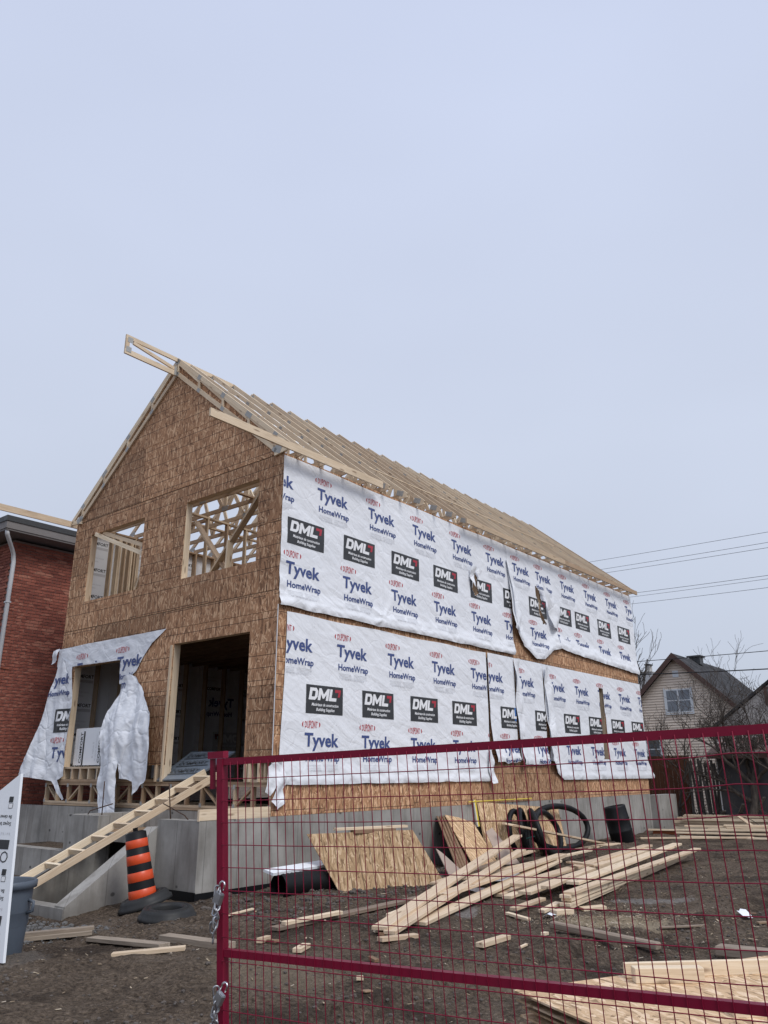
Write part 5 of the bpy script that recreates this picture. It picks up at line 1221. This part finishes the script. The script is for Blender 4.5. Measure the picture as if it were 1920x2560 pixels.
# brown fence, old pickets
fe = thing('board_fence', 'brown stained board fence behind the far corner of the new house', 'fence', (-3.2, 18.9, -1.15))
for i in range(22):
    xx = i*.15; MB().box(xx, xx+.142, random.uniform(-.004, .004), .02, 0, 2.28+random.uniform(-.012, .012)).obj('board', 'brown_boards', fe)
for z in (.4, 1.8): MB().box(0, 3.3, .021, .06, z, z+.09).obj('rail', 'brown_boards', fe)
pk = thing('picket_fence', 'weathered grey picket fence leaning beside the brown board fence', 'fence', (.12, 18.7, -1.15))
for i in range(9):
    lx = random.uniform(-.06, .10); h_ = 2.1+random.uniform(-.15, .12); MB().hexa([(i*.105+lx, 0, 0), (i*.105+lx+.085, 0, 0), (i*.105+lx+.085, .02, 0), (i*.105+lx, .02, 0), (i*.105-lx*.4, -.1, h_), (i*.105-lx*.4+.08, -.1, h_), (i*.105-lx*.4+.08, -.08, h_), (i*.105-lx*.4, -.08, h_)]).obj('picket', 'grey_boards', pk)
for i in range(3):
    o = MB().beam((1.0+.5*i, 18.2-.3*i, -1.1), (1.5+.6*i, 17.3, -.5+.2*i), .12, .03).obj('grey_plank', 'grey_boards'); tag(o, 'weathered plank thrown on the brush heap before the shed', 'plank', 'planks on the brush heap')

# ------------------------------------------------------------------ bare trees and brush
def tree(name, label, base, h, r, seed, depth=4, spread=.55, crooked=.18, lean_=(0, 0), up=.25, twig=.006, nb=(2, 4)):
    rnd = random.Random(seed); t = thing(name, label, 'tree', base, None, 'bare trees behind the lot'); tr = MB(); cr_ = MB()
    def grow(p, d, L, rad, lev):
        n = 6; pts = [p]; q = p.copy(); dd = d.copy()
        for i in range(n):
            dd = (dd+Vector((rnd.uniform(-1, 1), rnd.uniform(-1, 1), rnd.uniform(-.6, 1)*.7))*crooked*(1+.4*lev)).normalized(); q = q+dd*(L/n); pts.append(q)
        r1 = max(twig, rad*.62); rs = [rad+(r1-rad)*i/n for i in range(n+1)]
        (tr if lev == 0 else cr_).tube(pts, rs, 7 if lev < 2 else 4, cap=False)
        if lev >= depth: return
        for i in range(rnd.randint(*nb)+(1 if lev else 2)):
            f = rnd.uniform(.35, 1.0) if lev else rnd.uniform(.45, 1.0); ii = min(n, max(1, int(f*n))); ax = Vector((rnd.uniform(-1, 1), rnd.uniform(-1, 1), rnd.uniform(-.2, .9)))
            nd = (dd*(1-spread)+ax.normalized()*spread+Vector((0, 0, up))).normalized(); grow(pts[ii], nd, L*rnd.uniform(.52, .80), max(twig, rs[ii]*.62), lev+1)
    grow(Vector((0, 0, -.1)), Vector((lean_[0], lean_[1], 1)).normalized(), h, r, 0)
    tr.obj('trunk', 'bark', t, True); cr_.obj('crown', 'bark', t, True); return t
tree('bare_tree', 'large bare tree with tangled hanging twigs in front of the grey house', (2.25, 17.2, -1.1), 2.9, .12, 5, 5, .62, .24, (.05, 0), .06, .0042, (2, 4))
tree('bare_tree', 'multi-stemmed bare tree growing at the right of the shed', (3.6, 16.9, -1.1), 2.3, .07, 12, 5, .6, .2, (-.1, 0), .12, .004, (1, 3))
tree('bare_tree', 'tall bare tree rising behind the far corner of the new house', (-6.9, 33, -1.2), 4.9, .12, 21, 4, .42, .10, (.05, 0), .4, .009, (1, 3))
tree('bare_tree', 'slim bare sapling in front of the beige house window', (.35, 20.5, -1.1), 3.0, .035, 33, 4, .5, .16, (.05, 0), .3, .0045, (1, 3))
tree('bare_tree', 'leaning bare sapling with a pale trunk before the board fence', (-.25, 18.2, -1.1), 2.2, .05, 41, 4, .55, .2, (.15, 0), .15, .0045, (1, 3))
tree('bare_tree', 'thin bare bush beside the corner of the new house', (-1.6, 21.5, -1.1), 2.6, .03, 52, 4, .5, .18, (-.1, 0), .3, .0045, (1, 3))
rnd = random.Random(4); mb = MB()
for i in range(420):
    p = Vector((rnd.uniform(-.6, 5), rnd.uniform(16.9, 18.6), -1.1+rnd.uniform(0, .25))); d = Vector((rnd.uniform(-1, 1), rnd.uniform(-.6, .6), rnd.uniform(-.1, .9))).normalized(); L = rnd.uniform(.3, 1.1)
    mb.tube([p, p+d*L*.5+Vector((rnd.uniform(-.08, .08), 0, .03)), p+d*L], [.012, .008, .004], 4, cap=False)
o = mb.obj('brush_heap', 'bark', None, True); tag(o, 'heap of dead branches and brush before the shed', 'brush', kind='stuff')

# ------------------------------------------------------------------ overhead wires (each sags a little)
WR = [((-19.31, 43.60, 15.22), (7.96, 30.40, 11.44), .011), ((-18.06, 43.60, 14.52), (7.38, 30.40, 10.95), .011), ((-17.59, 43.60, 14.23), (7.14, 30.40, 10.68), .011), ((-14.41, 43.60, 12.49), (5.66, 30.40, 9.35), .012), ((-14.49, 43.90, 12.29), (5.56, 30.70, 9.27), .010),
      ((-15.42, 44.20, 11.91), (5.73, 31.00, 8.88), .011), ((-5.92, 23.00, 5.00), (5.16, 23.00, 4.91), .014), ((-5.40, 22.00, 4.43), (5.14, 22.00, 4.06), .022)]
WL = ['topmost thin wire of the overhead lines', 'second overhead wire below the topmost', 'third overhead wire close under the second', 'fourth overhead wire, level with the roof end', 'fifth overhead wire close under the fourth', 'sixth overhead wire meeting the wall top',
      'black service cable passing over the ridge of the beige house', 'thick black cable crossing the beige gable']
for (a, b, r_), lb in zip(WR, WL):
    a, b = Vector(a), Vector(b); pts = []
    for i in range(25):
        t_ = i/24; p = a.lerp(b, t_); p.z -= .05*4*t_*(1-t_); pts.append(p)
    o = MB().tube(pts, r_, 5).obj('overhead_wire', 'wire_black', None, True); tag(o, lb, 'wire', 'overhead wires')

# ------------------------------------------------------------------ soil clods, gravel, chips
def rocks(name, n, area, rmin, rmax, mat, seed, label, cat, dens=None):
    rnd = random.Random(seed); mb = MB()
    ico = [(0, 0, -1), (.72, -.53, -.45), (-.28, -.85, -.45), (-.89, 0, -.45), (-.28, .85, -.45), (.72, .53, -.45), (.28, -.85, .45), (-.72, -.53, .45), (-.72, .53, .45), (.28, .85, .45), (.89, 0, .45), (0, 0, 1)]
    fc = [(0, 1, 2), (1, 0, 5), (0, 2, 3), (0, 3, 4), (0, 4, 5), (1, 5, 10), (2, 1, 6), (3, 2, 7), (4, 3, 8), (5, 4, 9), (1, 10, 6), (2, 6, 7), (3, 7, 8), (4, 8, 9), (5, 9, 10), (6, 10, 11), (7, 6, 11), (8, 7, 11), (9, 8, 11), (10, 9, 11)]
    c = 0
    while c < n:
        x, y = rnd.uniform(area[0], area[1]), rnd.uniform(area[2], area[3])
        if x < .03 and y > -1.40: continue
        if -3.42 < x < -.93 and y > -2.75: continue
        if dens and rnd.random() > dens(x, y): continue
        r_ = rmin+(rmax-rmin)*rnd.random()**4; s = [r_*rnd.uniform(.6, 1.3) for _ in range(3)]; a = rnd.uniform(0, 6.28); z = gh(x, y)+s[2]*.25
        ca, sa = math.cos(a), math.sin(a)
        mb.add([(x+(v[0]*ca-v[1]*sa)*s[0]*rnd.uniform(.8, 1.2), y+(v[0]*sa+v[1]*ca)*s[1], z+v[2]*s[2]*.7) for v in ico], fc); c += 1
    o = mb.obj(name, mat, None, False); return tag(o, label, cat, kind='stuff')
def dn_(x, y): return .15+.85*sst(-.1, .35, noise.noise(Vector((x*.9, y*.9, 11))))
rocks('soil_clods', 12000, (-.5, 9, -7, 11), .003, .024, 'clod', 1, 'loose clods of dark soil over the lot', 'soil', dn_)
rocks('soil_clods', 1500, (.1, 2.0, -2.0, 3.6), .008, .05, 'clod', 5, 'coarse lumps of soil banked along the foundation', 'soil')
rocks('gravel', 2600, (-2.6, .6, -4.6, -2.8), .010, .045, 'pebble', 2, 'grey crushed gravel in front of the stairwell', 'gravel', lambda x, y: math.exp(-(((x+.7)/.9)**2+((y+3.45)/.5)**2)*.9))
rnd = random.Random(9); mb = MB()
for i in range(4200):
    if i < 2400: x, y = rnd.gauss(5.1, .55), rnd.gauss(.75, .6); L = rnd.uniform(.006, .03)
    else: x, y = rnd.uniform(.2, 9), rnd.uniform(-7, 10); L = rnd.uniform(.008, .05)*(1 if rnd.random() < .93 else 2.2)
    if noise.noise(Vector((x*1.3, y*1.3, 2))) < rnd.uniform(-.5, .2): continue
    if x < .05 and y > -1.4: continue
    a = rnd.uniform(0, 6.28); dx, dy = math.cos(a)*L, math.sin(a)*L; wd = L*rnd.uniform(.12, .4); z = gh(x, y)+.006+rnd.uniform(0, .008)
    mb.beam((x, y, z), (x+dx, y+dy, z+rnd.uniform(-.004, .012)), wd, .003)
o = mb.obj('wood_chips', 'chips'); tag(o, 'wood chips and sawdust scattered over the dirt', 'wood chips', kind='stuff')
